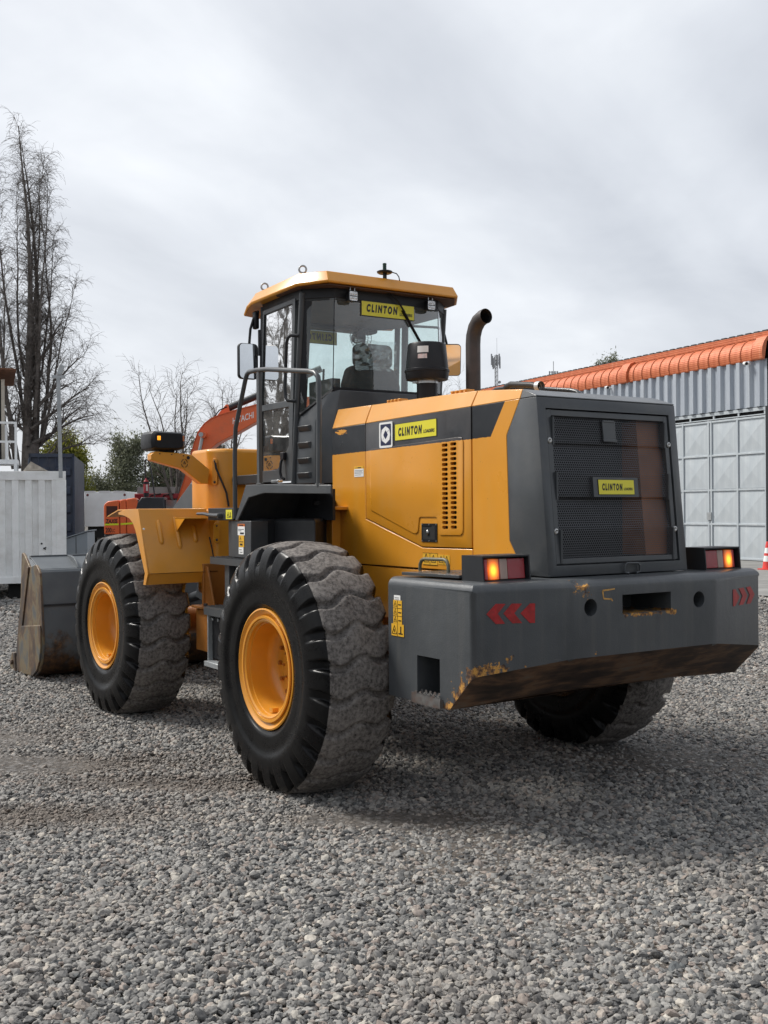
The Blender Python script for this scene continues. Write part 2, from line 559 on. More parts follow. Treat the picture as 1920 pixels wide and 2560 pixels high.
def rubber():
    m, nt, b = new_mat('sidewall_rubber')
    P = OBJ(nt)
    n = NOISE(nt, P, 9, 6, 0.65)
    c = RAMP(nt, n, [(0.4, (0.006, 0.006, 0.0065)), (0.68, (0.011, 0.011, 0.011)), (0.8, (0.035, 0.030, 0.026))])
    setin(nt, b, Base_Color=c, Roughness=MA(nt, 'ADD', MA(nt, 'MULTIPLY', n, 0.25), 0.16), Specular_IOR_Level=0.16)
    setin(nt, b, Normal=BUMP(nt, NOISE(nt, P, 70, 3), 0.08, 0.003))
    return m


def tread():
    m, nt, b = new_mat('dusty_tread')
    P = OBJ(nt)
    n = NOISE(nt, P, 42, 6, 0.75)
    big = NOISE(nt, P, 4, 3)
    f = MA(nt, 'ADD', MA(nt, 'MULTIPLY', n, 0.75), MA(nt, 'MULTIPLY', big, 0.25))
    c = RAMP(nt, f, [(0.36, (0.022, 0.020, 0.019)), (0.44, (0.085, 0.076, 0.070)), (0.53, (0.165, 0.15, 0.138)), (0.64, (0.24, 0.22, 0.20))])
    # mottled by noise alone, alike on lugs and in groove bottoms
    setin(nt, b, Base_Color=c, Roughness=0.85)
    h = MA(nt, 'ADD', NOISE(nt, P, 45, 6, 0.75), MA(nt, 'MULTIPLY', NOISE(nt, P, 150, 4), 0.5))
    setin(nt, b, Normal=BUMP(nt, h, 0.28, 0.005))
    return m


M_rub, M_tread = rubber(), tread()


def glass(name, tint, gloss=1.0):
    m = bpy.data.materials.new(name)
    m.use_nodes = True
    nt = m.node_tree
    nt.nodes.clear()
    out = N(nt, 'ShaderNodeOutputMaterial')
    tr = N(nt, 'ShaderNodeBsdfTransparent', {0: (*tint, 1)})
    P = OBJ(nt)
    dust = NOISE(nt, P, 5, 6, 0.7)
    gl = N(nt, 'ShaderNodeBsdfGlossy', {0: (1, 1, 1, 1), 1: 0.015})
    wob = NOISE(nt, P, 3.5, 2)
    nt.links.new(BUMP(nt, wob, 0.05, 0.012), gl.inputs['Normal'])
    fr = N(nt, 'ShaderNodeFresnel', {0: 1.5})
    mx = N(nt, 'ShaderNodeMixShader', {0: MA(nt, 'MULTIPLY', fr.outputs[0], 1.6*gloss, clamp=True)})
    nt.links.new(tr.outputs[0], mx.inputs[1])
    nt.links.new(gl.outputs[0], mx.inputs[2])
    df = N(nt, 'ShaderNodeBsdfDiffuse', {0: (0.5, 0.5, 0.47, 1)})
    mx2 = N(nt, 'ShaderNodeMixShader', {0: RAMP(nt, dust, [(0.42, (0.03,)*3), (0.85, (0.20,)*3)])})
    nt.links.new(mx.outputs[0], mx2.inputs[1])
    nt.links.new(df.outputs[0], mx2.inputs[2])
    nt.links.new(mx2.outputs[0], out.inputs[0])
    return m


M_glass = glass('window_glass', (0.90, 0.995, 0.975))
M_wrap = glass('clear_plastic_wrap', (0.86, 0.88, 0.88), 2.0)


def mirror_mat():
    m, nt, b = new_mat('mirror_silver')
    setin(nt, b, Base_Color=(0.82, 0.84, 0.85), Metallic=1.0, Roughness=0.02)
    return m


M_mirror = mirror_mat()


def lens(name, col, emit=0.0, bulb=True):
    """ribbed plastic lens; where a bulb burns behind it the glow falls off away from the bulb"""
    m, nt, b = new_mat(name)
    P = OBJ(nt)
    w = N(nt, 'ShaderNodeTexWave', {0: P, 'Scale': 55.0}, bands_direction='Y').outputs[1]
    w2 = N(nt, 'ShaderNodeTexWave', {0: P, 'Scale': 55.0}, bands_direction='Z').outputs[1]
    c = MIX(nt, MA(nt, 'MULTIPLY', w, 0.35), col, tuple(min(1, k*1.8 + 0.02) for k in col))
    setin(nt, b, Base_Color=c, Roughness=0.15, Coat_Weight=0.5, Coat_Roughness=0.08)
    setin(nt, b, Normal=BUMP(nt, MA(nt, 'ADD', w, w2), 0.25, 0.003))
    if emit:
        s_ = N(nt, 'ShaderNodeSeparateXYZ', {0: P})
        if bulb:
            dy = MA(nt, 'DIVIDE', MA(nt, 'SUBTRACT', MA(nt, 'ABSOLUTE', s_.outputs[1]), 0.902), 0.030)
            dz = MA(nt, 'DIVIDE', MA(nt, 'SUBTRACT', s_.outputs[2], 1.340), 0.042)
            q_ = MA(nt, 'ADD', MA(nt, 'MULTIPLY', dy, dy), MA(nt, 'MULTIPLY', dz, dz))
            fall = MA(nt, 'EXPONENT', MA(nt, 'MULTIPLY', q_, -0.8))
            ec = RAMP(nt, fall, [(0.1, tuple(k*0.8 for k in col)), (0.45, (0.9, 0.16, 0.008)), (0.95, (1.0, 0.50, 0.03))])
            st = MA(nt, 'MULTIPLY', MA(nt, 'MULTIPLY', fall, MA(nt, 'ADD', MA(nt, 'MULTIPLY', w, 0.5), 0.7)), emit)
            setin(nt, b, Emission_Color=ec, Emission_Strength=st)
        else:
            setin(nt, b, Emission_Color=(1.0, 0.35, 0.015), Emission_Strength=emit)
    return m


M_lensR = lens('red_lens', (0.26, 0.006, 0.014), 0.55)
M_lensA = lens('lit_amber_lens', (0.55, 0.12, 0.008), 0.85)
M_lensC = lens('clear_lens', (0.30, 0.20, 0.16), 0.4)
M_lensS = lens('lit_signal_lens', (0.6, 0.20, 0.01), 0.5, False)
M_lensA0 = lens('amber_lens', (0.45, 0.12, 0.02))
M_led = plain('led_reflector', (0.55, 0.55, 0.55), 0.25, metal=0.6, var=0.6, scale=60)

# ================================================================== WHEEL LOADER
LD = empty('wheel_loader')
tag(LD, 'orange and dark grey wheel loader parked on the gravel, seen from behind', 'wheel loader')


def rrect(x0, z0, x1, z1, r, n=4):
    pts = []
    for cx, cz, a0 in ((x1-r, z1-r, 0), (x0+r, z1-r, 90), (x0+r, z0+r, 180), (x1-r, z0+r, 270)):
        for k in range(n+1):
            a = R_(a0 + 90*k/n)
            pts.append((cx + r*math.cos(a), cz + r*math.sin(a)))
    return pts


# ---- tyres -----------------------------------------------------------------
def tyre_mesh():
    prof = [(0.222, 0.352), (0.236, 0.372), (0.243, 0.383), (0.2475, 0.386), (0.250, 0.405), (0.254, 0.455), (0.2535, 0.497), (0.263, 0.508), (0.265, 0.545),
            (0.264, 0.58), (0.260, 0.612), (0.254, 0.640), (0.246, 0.666), (0.236, 0.690), (0.224, 0.712), (0.212, 0.726)]
    for k in range(1, 30):
        w = 0.205 - 0.41*k/30.0
        prof.append((w, 0.756 - 0.026*abs(w/0.205)**2.6))
    prof += [(-w, r) for w, r in reversed(prof[:16])]
    prof = np.array(prof)
    n_l, n_a = 25, 600
    ang = np.arange(n_a)/n_a*2*np.pi
    A, I = np.meshgrid(ang, np.arange(len(prof)), indexing='ij')
    w = prof[I, 0]
    r = prof[I, 1].copy()
    s = w/0.205
    pitch = 2*np.pi/n_l
    curve = 0.034*np.sin(2*np.pi*(1 - s)/1.25) - 0.030*(1 - s)
    ph = (A - curve)/pitch
    d = np.abs(ph - np.round(ph))                      # 0 on the groove line
    half = np.where(np.abs(s) > 1, 0.17, 0.065 + 0.085*np.abs(s)**1.5)
    g = np.clip((half + 0.026 - d)/0.052, 0, 1)
    g = g*g*(3 - 2*g)
    depth = np.where(np.abs(s) <= 1, 0.012 + 0.028*np.clip((np.abs(s) - 0.06)/0.45, 0, 1), 0.042*np.clip((r - 0.600)/0.085, 0, 1))
    rng = np.random.default_rng(5)
    ph2 = rng.random(6)*6.28
    wear = 0.0020*np.sin(5*A + ph2[0] + 5*s) + 0.0010*np.sin(17*A + ph2[1] - 7*s)
    wear = np.where(r > 0.71, wear, 0)
    nr = np.where(np.abs(s) <= 1.02, 1.0, 0.75)
    nw = np.where(np.abs(s) <= 1.02, 0.0, 0.66)*np.sign(w)
    r2_ = r - g*depth*nr + wear
    w2 = w - g*depth*nw
    X = r2_*np.cos(A)
    Z = r2_*np.sin(A)
    # standing weight: flat contact patch and a slight bulge above it
    zc = -0.699
    low = np.clip((-Z - 0.52)/0.2, 0, 1)
    w2 = w2 + np.sign(w)*0.012*low*np.clip((np.abs(w) - 0.15)/0.08, 0, 1)
    Z = np.maximum(Z, zc + 0.018*(g*0.5))
    V = np.stack([X, w2, Z], -1).reshape(-1, 3)
    m = len(prof)
    i = np.arange(n_a)[:, None]*m + np.arange(m - 1)[None]
    j = ((np.arange(n_a) + 1) % n_a)[:, None]*m + np.arange(m - 1)[None]
    F = np.stack([i, i + 1, j + 1, j], -1).reshape(-1, 4)
    me = bpy.data.meshes.new('tyre')
    me.from_pydata(V.tolist(), [], F.tolist())
    me.materials.append(M_rub)
    me.materials.append(M_tread)
    mi = np.zeros((n_a, m - 1), int)
    mi[:, 15:m - 16] = 1
    me.polygons.foreach_set('material_index', mi.reshape(-1).tolist())
    me.polygons.foreach_set('use_smooth', [True]*len(me.polygons))
    me.update()
    return me


TYRE = tyre_mesh()


def rim_mesh():
    mb = MB()
    # flange, gutter, lock ring, barrel, wheel disc and hub; +y is outwards
    mb.lathe([(0.205, 0.352), (0.228, 0.361), (0.240, 0.361), (0.243, 0.352), (0.232, 0.338), (0.221, 0.318), (0.219, 0.303),
              (0.231, 0.299), (0.234, 0.290), (0.228, 0.279), (0.205, 0.276), (0.203, 0.270), (0.10, 0.268), (0.06, 0.262), (0.045, 0.248),
              (0.03, 0.225), (0.028, 0.155), (0.045, 0.145), (0.055, 0.13), (0.058, 0.0001)], (0, 0, 0), 'y', 72, 0)
    mb.lathe([(0.205, 0.352), (0.0, 0.30), (-0.205, 0.352), (-0.235, 0.361)], (0, 0, 0), 'y', 48, 0)
    for k in range(12):
        a = 2*math.pi*k/12
        mb.cyl((0.19*math.cos(a), 0, 0.19*math.sin(a)), 0.014, 0.028, 0.05, 'y', 6, 1)
    for k in range(8):
        a = 2*math.pi*k/8
        mb.cyl((0.10*math.cos(a), 0, 0.10*math.sin(a)), 0.008, 0.05, 0.068, 'y', 6, 1)
    # valve stem with its guard
    mb.box((-0.02, 0.16, -0.262), (0.02, 0.20, -0.236), 0)
    return mb.mesh('wheel', [M_orange, M_orange2], 35)


RIM = rim_mesh()
LOCK = MB().lathe([(0.2325, 0.2985), (0.2395, 0.3005), (0.2405, 0.315), (0.2325, 0.3175), (0.2265, 0.31)], (0, 0, 0), 'y', 72, 0, closed=True).mesh('lock_ring', [M_orange], 35)

for (x, sgn, rz, ph) in ((0, 1, 0, 0), (3.0, 1, R_(2.0), 0), (0, -1, 0, 0), (3.0, -1, R_(2.0), 0)):
    w = link('wheel', RIM, LD, (x, 1.235 if sgn > 0 else -1.06, 0.712), rz + (0 if sgn > 0 else math.pi))
    t = link('tyre', TYRE, w)
    link('lock_ring', LOCK, w)

# ---- axles and chassis -------------------------------------------------------
for x in (0, 3.0):
    mb = MB()
    mb.tube([(x, -0.97, .712), (x, -.35, .712), (x, -.2, .712), (x, .2, .712), (x, .35, .712), (x, .97, .712)], [.11, .13, .24, .24, .13, .11], 16)
    mb.cyl((x, 0, .712), .19, .97, 1.2, 'y', 20)
    mb.cyl((x, 0, .712), .19, -1.2, -.97, 'y', 20)
    mb.obj('axle', M_orange2, LD)
mb = MB()
mb.prism([(-.78, .80), (-.78, 1.281), (.80, 1.281), (1.25, 1.15), (1.25, .62), (.55, .62), (.30, .95), (-.30, .95), (-.5, .80)], 'y', -.522, .522)
mb.obj('engine_frame', M_orange, LD, bevel=.008)
mb = MB()
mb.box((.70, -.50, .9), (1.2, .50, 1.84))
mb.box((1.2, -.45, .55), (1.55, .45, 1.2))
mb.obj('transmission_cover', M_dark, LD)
# articulated part that carries the bucket arms
mb = MB()
mb.box((1.95, -.45, .5), (3.3, .45, 1.3))
mb.box((1.55, -.30, .62), (2.0, .30, .80))
mb.box((1.55, -.30, 1.2), (2.0, .30, 1.32))
mb.box((2.12, .45, .98), (2.5, .842, 1.668))
mb.box((2.12, -.842, .98), (2.5, -.45, 1.668))
for sg in (1, -1):
    mb.prism([(2.28, .22*sg), (2.28, .655*sg), (2.30, .695*sg), (2.42, .785*sg), (2.75, .785*sg), (2.75, .22*sg)], 'z', 1.3, 2.165)
mb.obj('loader_frame', M_orange, LD, bevel=.03, seg=3)
# bracket with gussets beside the pivot
mb = MB()
mb.box((1.92, .50, .895), (2.2, 1.02, .915))
mb.box((2.10, .50, .915), (2.13, .96, 1.24))
mb.prism([(1.93, .915), (2.10, .915), (2.10, 1.22), (2.06, 1.22)], 'y', .93, .945)
mb.box((1.98, .48, .56), (2.2, .98, .885))
for (bx, by) in ((1.99, .66), (1.97, .80), (2.0, .985)):
    mb.cyl((bx, by, 0), .018, .915, .937, 'z', 6, 1)
mb.obj('pivot_bracket', [M_orange2, M_exh], LD, bevel=.004)

# lift arms and bell crank
for sg in (1, -1):
    mb = MB()
    mb.prism([(2.46, 1.62), (2.6, 1.80), (3.16, 1.865), (3.37, 1.912), (3.80, 1.69), (4.25, 1.25), (4.74, .62), (4.74, .33), (4.55, .30), (3.9, .85), (3.0, 1.35), (2.6, 1.45)], 'y', .45*sg, .53*sg)
    mb.obj('lift_arm', M_grey, LD, bevel=.006)
mb = MB()
mb.prism([(3.55, 1.25), (3.75, 1.75), (4.0, 1.80), (4.1, 1.3), (4.3, .8), (4.05, .75)], 'y', -.10, .10)
mb.tube([(2.6, 0, 1.55), (3.3, 0, 1.72)], .075, 14)
mb.tube([(3.3, 0, 1.72), (3.9, 0, 1.76)], .04, 12)
mb.tube([(4.2, 0, .85), (4.7, 0, .75)], .05, 12)
mb.obj('tilt_linkage', M_grey, LD, bevel=.006)

# ---- bucket ---------------------------------------------------------------------
outer = [(4.90, 1.095), (4.80, 1.095), (4.78, 1.072), (4.757, .92), (4.742, .762), (4.712, .60), (4.70, .47), (4.712, .34), (4.755, .22), (4.83, .125), (4.94, .06), (5.08, .03), (5.60, .005)]
inner = [(5.60, .03), (5.09, .058), (4.955, .088), (4.85, .15), (4.782, .235), (4.742, .345), (4.73, .47), (4.742, .595), (4.77, .755), (4.786, .92), (4.80, 1.05), (4.90, 1.065)]
BK = MB().prism(outer + inner, 'y', -1.488, 1.488).obj('bucket', M_bucket, LD, smooth=30)
mb = MB()
mb.prism([(4.88, 1.085), (5.22, 1.195), (5.225, 1.21), (4.88, 1.10)], 'y', -1.48, 1.48)
mb.box((5.215, -1.48, 1.185), (5.262, 1.48, 1.222))
mb.obj('spill_guard', M_bucket, LD and BK, bevel=.004)
for y in (1.10, .40, -.40, -1.10):
    MB().prism([(5.21, 1.215), (5.10, 1.214), (4.99, 1.195), (4.90, 1.15), (4.85, 1.098), (4.95, 1.10), (5.21, 1.19)], 'y', y - .012, y + .012).obj('gusset', M_bucket, BK, bevel=.003)
MB().box((4.725, -1.48, .748), (4.745, 1.48, .764)).obj('weld_seam', M_greyD, BK)
side = [(5.44, 1.238), (5.40, 1.245), (5.33, 1.222), (5.16, 1.118), (5.12, 1.112), (4.95, 1.138), (4.89, 1.135), (4.82, 1.10), (4.775, 1.062), (4.735, .80), (4.70, .56), (4.69, .467), (4.702, .33), (4.75, .205), (4.83, .11), (4.95, .045), (5.10, .012), (5.62, 0.0), (5.70, .02), (5.71, .175), (5.60, .5), (5.50, .77), (5.46, 1.1)]
for sg in (1, -1):
    MB().prism(side, 'y', 1.485*sg, 1.508*sg).obj('side_plate', M_bside, BK, bevel=.004)
    MB().prism([(5.425, .50), (4.74, .565), (4.715, .53), (4.705, .36), (4.76, .215), (4.86, .11), (5.0, .045), (5.60, .01), (5.62, .16)], 'y', 1.508*sg, 1.526*sg).obj('wear_plate', M_bside, BK, bevel=.005)
    MB().prism([(5.14, 1.11), (5.20, 1.11), (5.47, .50), (5.62, .0), (5.56, .0), (5.41, .50)], 'y', 1.508*sg, 1.522*sg).obj('side_rib', M_bside, BK, bevel=.004)
    mb = MB()
    mb.prism([(5.62, .0), (5.74, .0), (5.86, .05), (5.84, .10), (5.76, .20), (5.68, .20)], 'y', 1.40*sg, 1.535*sg)
    mb.cyl((5.73, 0, .10), .03, 1.535*sg, 1.56*sg, 'y', 6)
    mb.obj('corner_tooth', M_bside, BK, bevel=.006)
mb = MB()
mb.prism([(5.55, -.005), (5.78, -.005), (5.55, .035)], 'y', -1.40, 1.40)
mb.obj('cutting_edge', M_bside, BK)

# ---- front mudguards ----------------------------------------------------------------
def fp(s, f):
    """point on the mudguard's slanted sheet: s from outer to inner edge, f from top to bottom"""
    return Vector((2.30 - .2*f, 1.408 - .565*s - .006*f, 1.673 - .493*f))


def mirror_y(me):
    m2 = me.copy()
    for v in m2.vertices:
        v.co.y = -v.co.y
    m2.flip_normals()
    return m2


mb = MB()
q = [fp(0, 0), fp(1, 0), fp(1, 1), fp(0, 1)]
b1, b0 = Vector((2.15, .837, 1.094)), Vector((2.15, 1.402, 1.090))
th = Vector((.010, 0, .004))
def sheet(mb, pts, off, mat=0):
    n = len(pts)
    mb.add([Vector(p) for p in pts] + [Vector(p) + off for p in pts],
           [tuple(range(n)), tuple(range(2*n-1, n-1, -1))] + [(i, i+n, (i+1) % n + n, (i+1) % n) for i in range(n)], mat)
sheet(mb, q, th)
sheet(mb, [fp(0, 1), fp(1, 1), b1, b0], Vector((.010, 0, 0)))
mb.prism([(2.302, 1.676), (2.55, 1.674), (2.76, 1.650), (2.76, 1.632), (2.62, 1.622), (2.50, 1.60), (2.42, 1.562), (2.36, 1.50), (2.165, 1.18), (2.20, 1.09), (2.15, 1.09), (2.10, 1.18)], 'y', 1.404, 1.414)
mb.box((2.30, .843, 1.662), (2.78, 1.408, 1.673))
mb.prism([(2.78, 1.673), (3.05, 1.62), (3.05, 1.61), (2.78, 1.662)], 'y', .843, 1.408)
g_me = mb.mesh('mudguard', [M_orange], 35)
G1 = link('mudguard', g_me, LD, bevel=.004)
link('mudguard', mirror_y(g_me), LD)
for (s, f0, f1) in ((.245, .17, .56), (.50, .12, .64), (.75, .26, .54)):
    mb = MB()
    for (a, b, rr) in ((fp(s, f0), fp(s + .005, f1), .020),):
        d = (b - a)
        pts = [a + d*t for t in (0, .04, .1, .5, .9, .96, 1)]
        mb.tube(pts, [.004, .014, rr, rr, rr, .014, .004], 12)
    mb.obj('stiffening_rib', M_orange, G1)
mb = MB()
mb.box((2.04, .855, 1.596), (2.27, 1.135, 1.604))
mb.add([(2.04, 1.135, 1.60), (2.27, 1.135, 1.60), (2.225, 1.135, 1.488), (2.04, 1.131, 1.60), (2.27, 1.131, 1.60), (2.225, 1.131, 1.488)], [(0, 1, 2), (5, 4, 3), (0, 3, 4, 1), (1, 4, 5, 2), (2, 5, 3, 0)])
mb.obj('foot_ledge', M_orange, G1)
MB().cyl((0, 0, 0), .008, 0, .006, 'x', 10).obj('reflector', M_white, G1, loc=(2.21, 1.40, 1.52))

# ---- head lamp on its arm ----------------------------------------------------------------
mb = MB()
mb.prism([(1.286, 2.106), (1.284, 2.06), (1.018, 1.992), (.863, 1.876), (.80, 1.876), (.79, 1.993), (.937, 2.108), (.998, 2.118), (1.248, 2.13)], 'x', 2.35, 2.44)
ARM = mb.obj('lamp_arm', M_orange, LD, bevel=.006)
mb = MB()
for (y, z, r) in ((1.215, 2.112, .005), (1.115, 2.108, .005), (1.015, 2.10, .005), (.975, 2.085, .014)):
    mb.cyl((0, y, z), r, 2.345, 2.349, 'x', 12)
for k in range(4):
    pts = [(2.346, 1.008 + .027*math.cos(R_(90*k + 12 + 66*t/6)), 2.04 + .032*math.sin(R_(90*k + 12 + 66*t/6))) for t in range(7)]
    mb.tube(pts, .0025, 5)
mb.tube([(2.346, 1.008 + .012*math.cos(R_(a)), 2.042 + .014*math.sin(R_(a))) for a in (90, 210, 330, 90)], .0025, 5)
tag(mb.obj('cut_out_pattern', M_ink, ARM), kind='stuff')
mb = MB()
bx = [(1.292, 2.20), (1.287, 2.27), (1.265, 2.293), (1.02, 2.288), (1.0, 2.27), (.996, 2.19), (1.005, 2.155), (1.05, 2.142), (1.25, 2.14), (1.285, 2.155)]
def ring(x, k, dz=0):
    return [(x, 1.144 + (y - 1.144)*k, 2.216 + (z - 2.216)*k + dz) for y, z in bx]
mb.loft([ring(2.325, .80), ring(2.35, .97), ring(2.40, 1.0), ring(2.56, 1.0), ring(2.60, .92)])
mb.box((2.40, 1.07, 2.118), (2.48, 1.20, 2.15))
HL = mb.obj('head_lamp', M_black, LD, bevel=.004)
MB().box((2.322, 1.215, 2.218), (2.345, 1.243, 2.252)).obj('turn_signal', M_lensS, HL, bevel=.003)
MB().box((2.325, 1.014, 2.215), (2.352, 1.032, 2.258)).obj('side_marker', M_lensA0, HL, bevel=.003)

# link plates and hose on the frame
def capsule(c, half, r, ax, n=8):
    ax = Vector(ax).normalized()
    pts = []
    for k in range(n + 1):
        a = math.pi*k/n
        pts.append(Vector(c) + ax*r*math.cos(a) + Vector((0, 0, half + r*math.sin(a))))
    for k in range(n + 1):
        a = math.pi + math.pi*k/n
        pts.append(Vector(c) + ax*r*math.cos(a) + Vector((0, 0, -half + r*math.sin(a))))
    return pts
for (c, half, r, ax, off) in (((2.118, .842, 1.482), .055, .026, (0, 1, 0), (-.016, 0, 0)), ((2.352, .737, 1.975), .085, .024, (.12, .085, 0), (-.010, .013, 0))):
    mb = MB()
    sheet(mb, capsule(c, half, r, ax), Vector(off))
    e = Vector(c) + Vector(off)*1.1
    mb.sphere(e + Vector((0, 0, -half)), .011, 8, 1)
    mb.sphere(e + Vector((0, 0, half)), .008, 8, 1)
    mb.obj('link_plate', [M_orange, M_exh], LD, bevel=.002)
MB().tube([(2.32, .755, 2.05), (2.31, .75, 2.0), (2.285, .715, 1.90), (2.265, .68, 1.80), (2.258, .665, 1.69)], .009, 8).obj('hose', M_black, LD)
MB().tube([(2.10, .905, 1.45), (2.09, .89, 1.37), (2.085, .872, 1.26)], .006, 6).obj('hose', M_black, LD)

# ---- ballast at the tail ------------------------------------------------------------------
T = [(-.77, 1.095), (-1.53, 1.095), (-1.65, .548), (-1.65, -.548), (-1.53, -1.095), (-.77, -1.095)]
ZT = 1.285
vs = [(x, y, ZT) for x, y in T]
vs += [(-.77, 1.095, .63), (-1.53, 1.095, .818), (-1.65, .548, .88), (-1.65, -.548, .88), (-1.53, -1.095, .818), (-.77, -1.095, .63)]
vs += [(-1.335, 1.095, .63), (-1.335, -1.095, .63), (-1.335, .5, .65), (-1.335, -.5, .65)]
fs = [((0, 1, 2, 3, 4, 5), 0), ((0, 6, 12, 7, 1), 0), ((1, 7, 8, 2), 0), ((2, 8, 9, 3), 0), ((3, 9, 10, 4), 0), ((4, 10, 13, 11, 5), 0),
      ((12, 14, 8, 7), 1), ((14, 15, 9, 8), 1), ((15, 13, 10, 9), 1), ((6, 11, 13, 15, 14, 12), 1), ((0, 5, 11, 6), 0)]
mb = MB()
for f, m_ in fs:
    mb.add([vs[i] for i in f], [tuple(range(len(f)))], m_)
BAL = mb.obj('counterweight', [M_ballast, M_scrape], LD, smooth=35)
bm = bmesh.new()
bm.from_mesh(BAL.data)
bm.edges.ensure_lookup_table()
sel = [e for e in bm.edges if all(abs(v.co.z - ZT) < 1e-4 for v in e.verts) and not all(abs(v.co.x + .77) < 1e-4 for v in e.verts)]
bmesh.ops.bevel(bm, geom=sel, offset=.052, segments=6, profile=.5, affect='EDGES')
sel = [e for e in bm.edges if abs(e.verts[0].co.x - e.verts[1].co.x) < .02 and abs(e.verts[0].co.y - e.verts[1].co.y) < .02
       and e.calc_length() > .25 and e.verts[0].co.x < -1.4]
bmesh.ops.bevel(bm, geom=sel, offset=.028, segments=5, profile=.5, affect='EDGES')
bm.to_mesh(BAL.data)
bm.free()
cuts = [MB().box((-1.80, -.187, 1.09), (-1.35, .184, 1.193)), MB().cyl((0, .413, 1.138), .0455, -1.8, -1.35, 'x', 32), MB().cyl((0, -.413, 1.138), .0455, -1.8, -1.35, 'x', 32),
        MB().prism([(-1.047, .672), (-1.047, .880), (-1.253, .880), (-1.253, .690)], 'y', .80, 1.3),
        MB().sphere((-1.682, .475, 1.335), .135, 24, 0, (.72, .75, .72))]
cut(BAL, cuts)
mb = MB()
mb.box((-1.275, 1.06, .640), (-1.02, 1.11, .646))
mb.box((-1.278, 1.108, .628), (-1.017, 1.113, .682))
mb.box((-1.020, 1.06, .628), (-1.017, 1.111, .675))
mb.box((-1.278, 1.06, .628), (-1.275, 1.111, .675))
for k in range(6):
    xx = -1.04 - .04*k
    mb.prism([(xx, .68), (xx - .012, .694), (xx - .024, .694), (xx - .034, .68)], 'y', 1.108, 1.113)
    mb.prism([(xx, .675), (xx - .012, .698), (xx - .024, .698), (xx - .034, .675)], 'y', 1.07, 1.075)
mb.obj('foot_step', plain('worn_step', (.16, .155, .15), .5, metal=.4, var=.3, scale=20, dirt=(.14, .06, .03), dirt_amt=.8, dscale=12), BAL)
mb = MB()
for (ya, za, yb, zb) in ((.328, 1.222, .240, 1.227), (.328, 1.222, .321, 1.178), (.321, 1.180, .268, 1.174), (.272, 1.178, .255, 1.164)):
    d_ = Vector((0, yb - ya, zb - za)).normalized()
    n_v = Vector((0, -d_.z, d_.y))*.0045
    a_, b_ = Vector((-1.6515, ya, za)), Vector((-1.6515, yb, zb))
    sheet(mb, [a_ + n_v, b_ + n_v*.6, b_ - n_v*.8, a_ - n_v], Vector((.002, 0, 0)))
mb.obj('scraped_mark', plain('bared_primer', (.50, .27, .07), .6, var=.3, scale=60), BAL, smooth=0)
# red arrow tapes follow the slanted corner faces
def chamf(y, off=.003):
    sg = 1 if y > 0 else -1
    t = (abs(y) - .548)/(1.095 - .548)
    return -1.65 + .12*t - off
for sg in (1, -1):
    for pts in ([(1.021, 1.131), (.969, 1.181), (.917, 1.179), (.96, 1.131), (.921, 1.080), (.97, 1.080)],
                [(.929, 1.131), (.882, 1.179), (.826, 1.177), (.87, 1.130), (.827, 1.079), (.88, 1.080)],
                [(.835, 1.128), (.782, 1.176), (.755, 1.175), (.756, 1.077), (.783, 1.077)]):
        mb = MB()
        mb.add([(chamf(y), y*sg, z) for y, z in pts] + [(chamf(y) + .002, y*sg, z) for y, z in pts],
               [tuple(range(len(pts))), tuple(range(2*len(pts)-1, len(pts)-1, -1))] + [(i, i+len(pts), (i+1) % len(pts) + len(pts), (i+1) % len(pts)) for i in range(len(pts))])
        mb.obj('arrow_tape', M_redprint, BAL, smooth=0)


def tri_icon(mb, ox, oz, s, yq, U, mat=1):
    """triangle warning pictogram in thin strips"""
    def P(a, b):
        return Vector(yq) + Vector(U)*(ox + a*s) + Vector((0, 0, oz + b*s))
    A, B, C_ = (0, 0), (1, 0), (.5, 1)
    for p, q_ in ((A, B), (B, C_), (C_, A)):
        mb.tube([P(*p), P(*q_)], s*.045, 4, mat)
    mb.tube([P(.5, .2), P(.45, .55)], s*.07, 4, mat)


def sticker_side(name, x0, z0, x1, z1, y, mats, parent, icons=(), lines=()):
    """x0 is the edge nearer the tail of the text direction (reads towards -x)"""
    mb = MB()
    mb.box((x0, y, z0), (x1, y + .002, z1))
    for (ox, oz, s) in icons:
        tri_icon(mb, ox, oz, s, (x0, y + .002, z0), (-1, 0, 0))
    for (a, b, c, d) in lines:
        mb.box((x0 - a, y + .001, z0 + b), (x0 - c, y + .0032, z0 + d), 1)
    return mb.obj(name, mats, parent, smooth=0)


sticker_side('warning_label', -.831, 1.160, -.893, 1.186, 1.0955, [M_white, M_ink], BAL, lines=((.008, .012, .05, .014), (.008, .004, .05, .005)))
sticker_side('warning_label', -.823, 1.030, -.907, 1.159, 1.0955, [M_yelO, M_ink], BAL, icons=((.006, .01, .03), (.006, .052, .03), (.006, .095, .03)),
             lines=((0, .042, .084, .044), (0, .085, .084, .087), (.041, 0, .043, .129), (.05, .016, .078, .022), (.05, .06, .078, .066), (.05, .103, .078, .109)))
sticker_side('warning_label', -.805, .963, -.926, 1.029, 1.0962, [M_yelO, M_ink], BAL, icons=((.008, .012, .045),), lines=((.058, 0, .06, .066), (.07, .012, .11, .018), (.088, .018, .097, .055)))
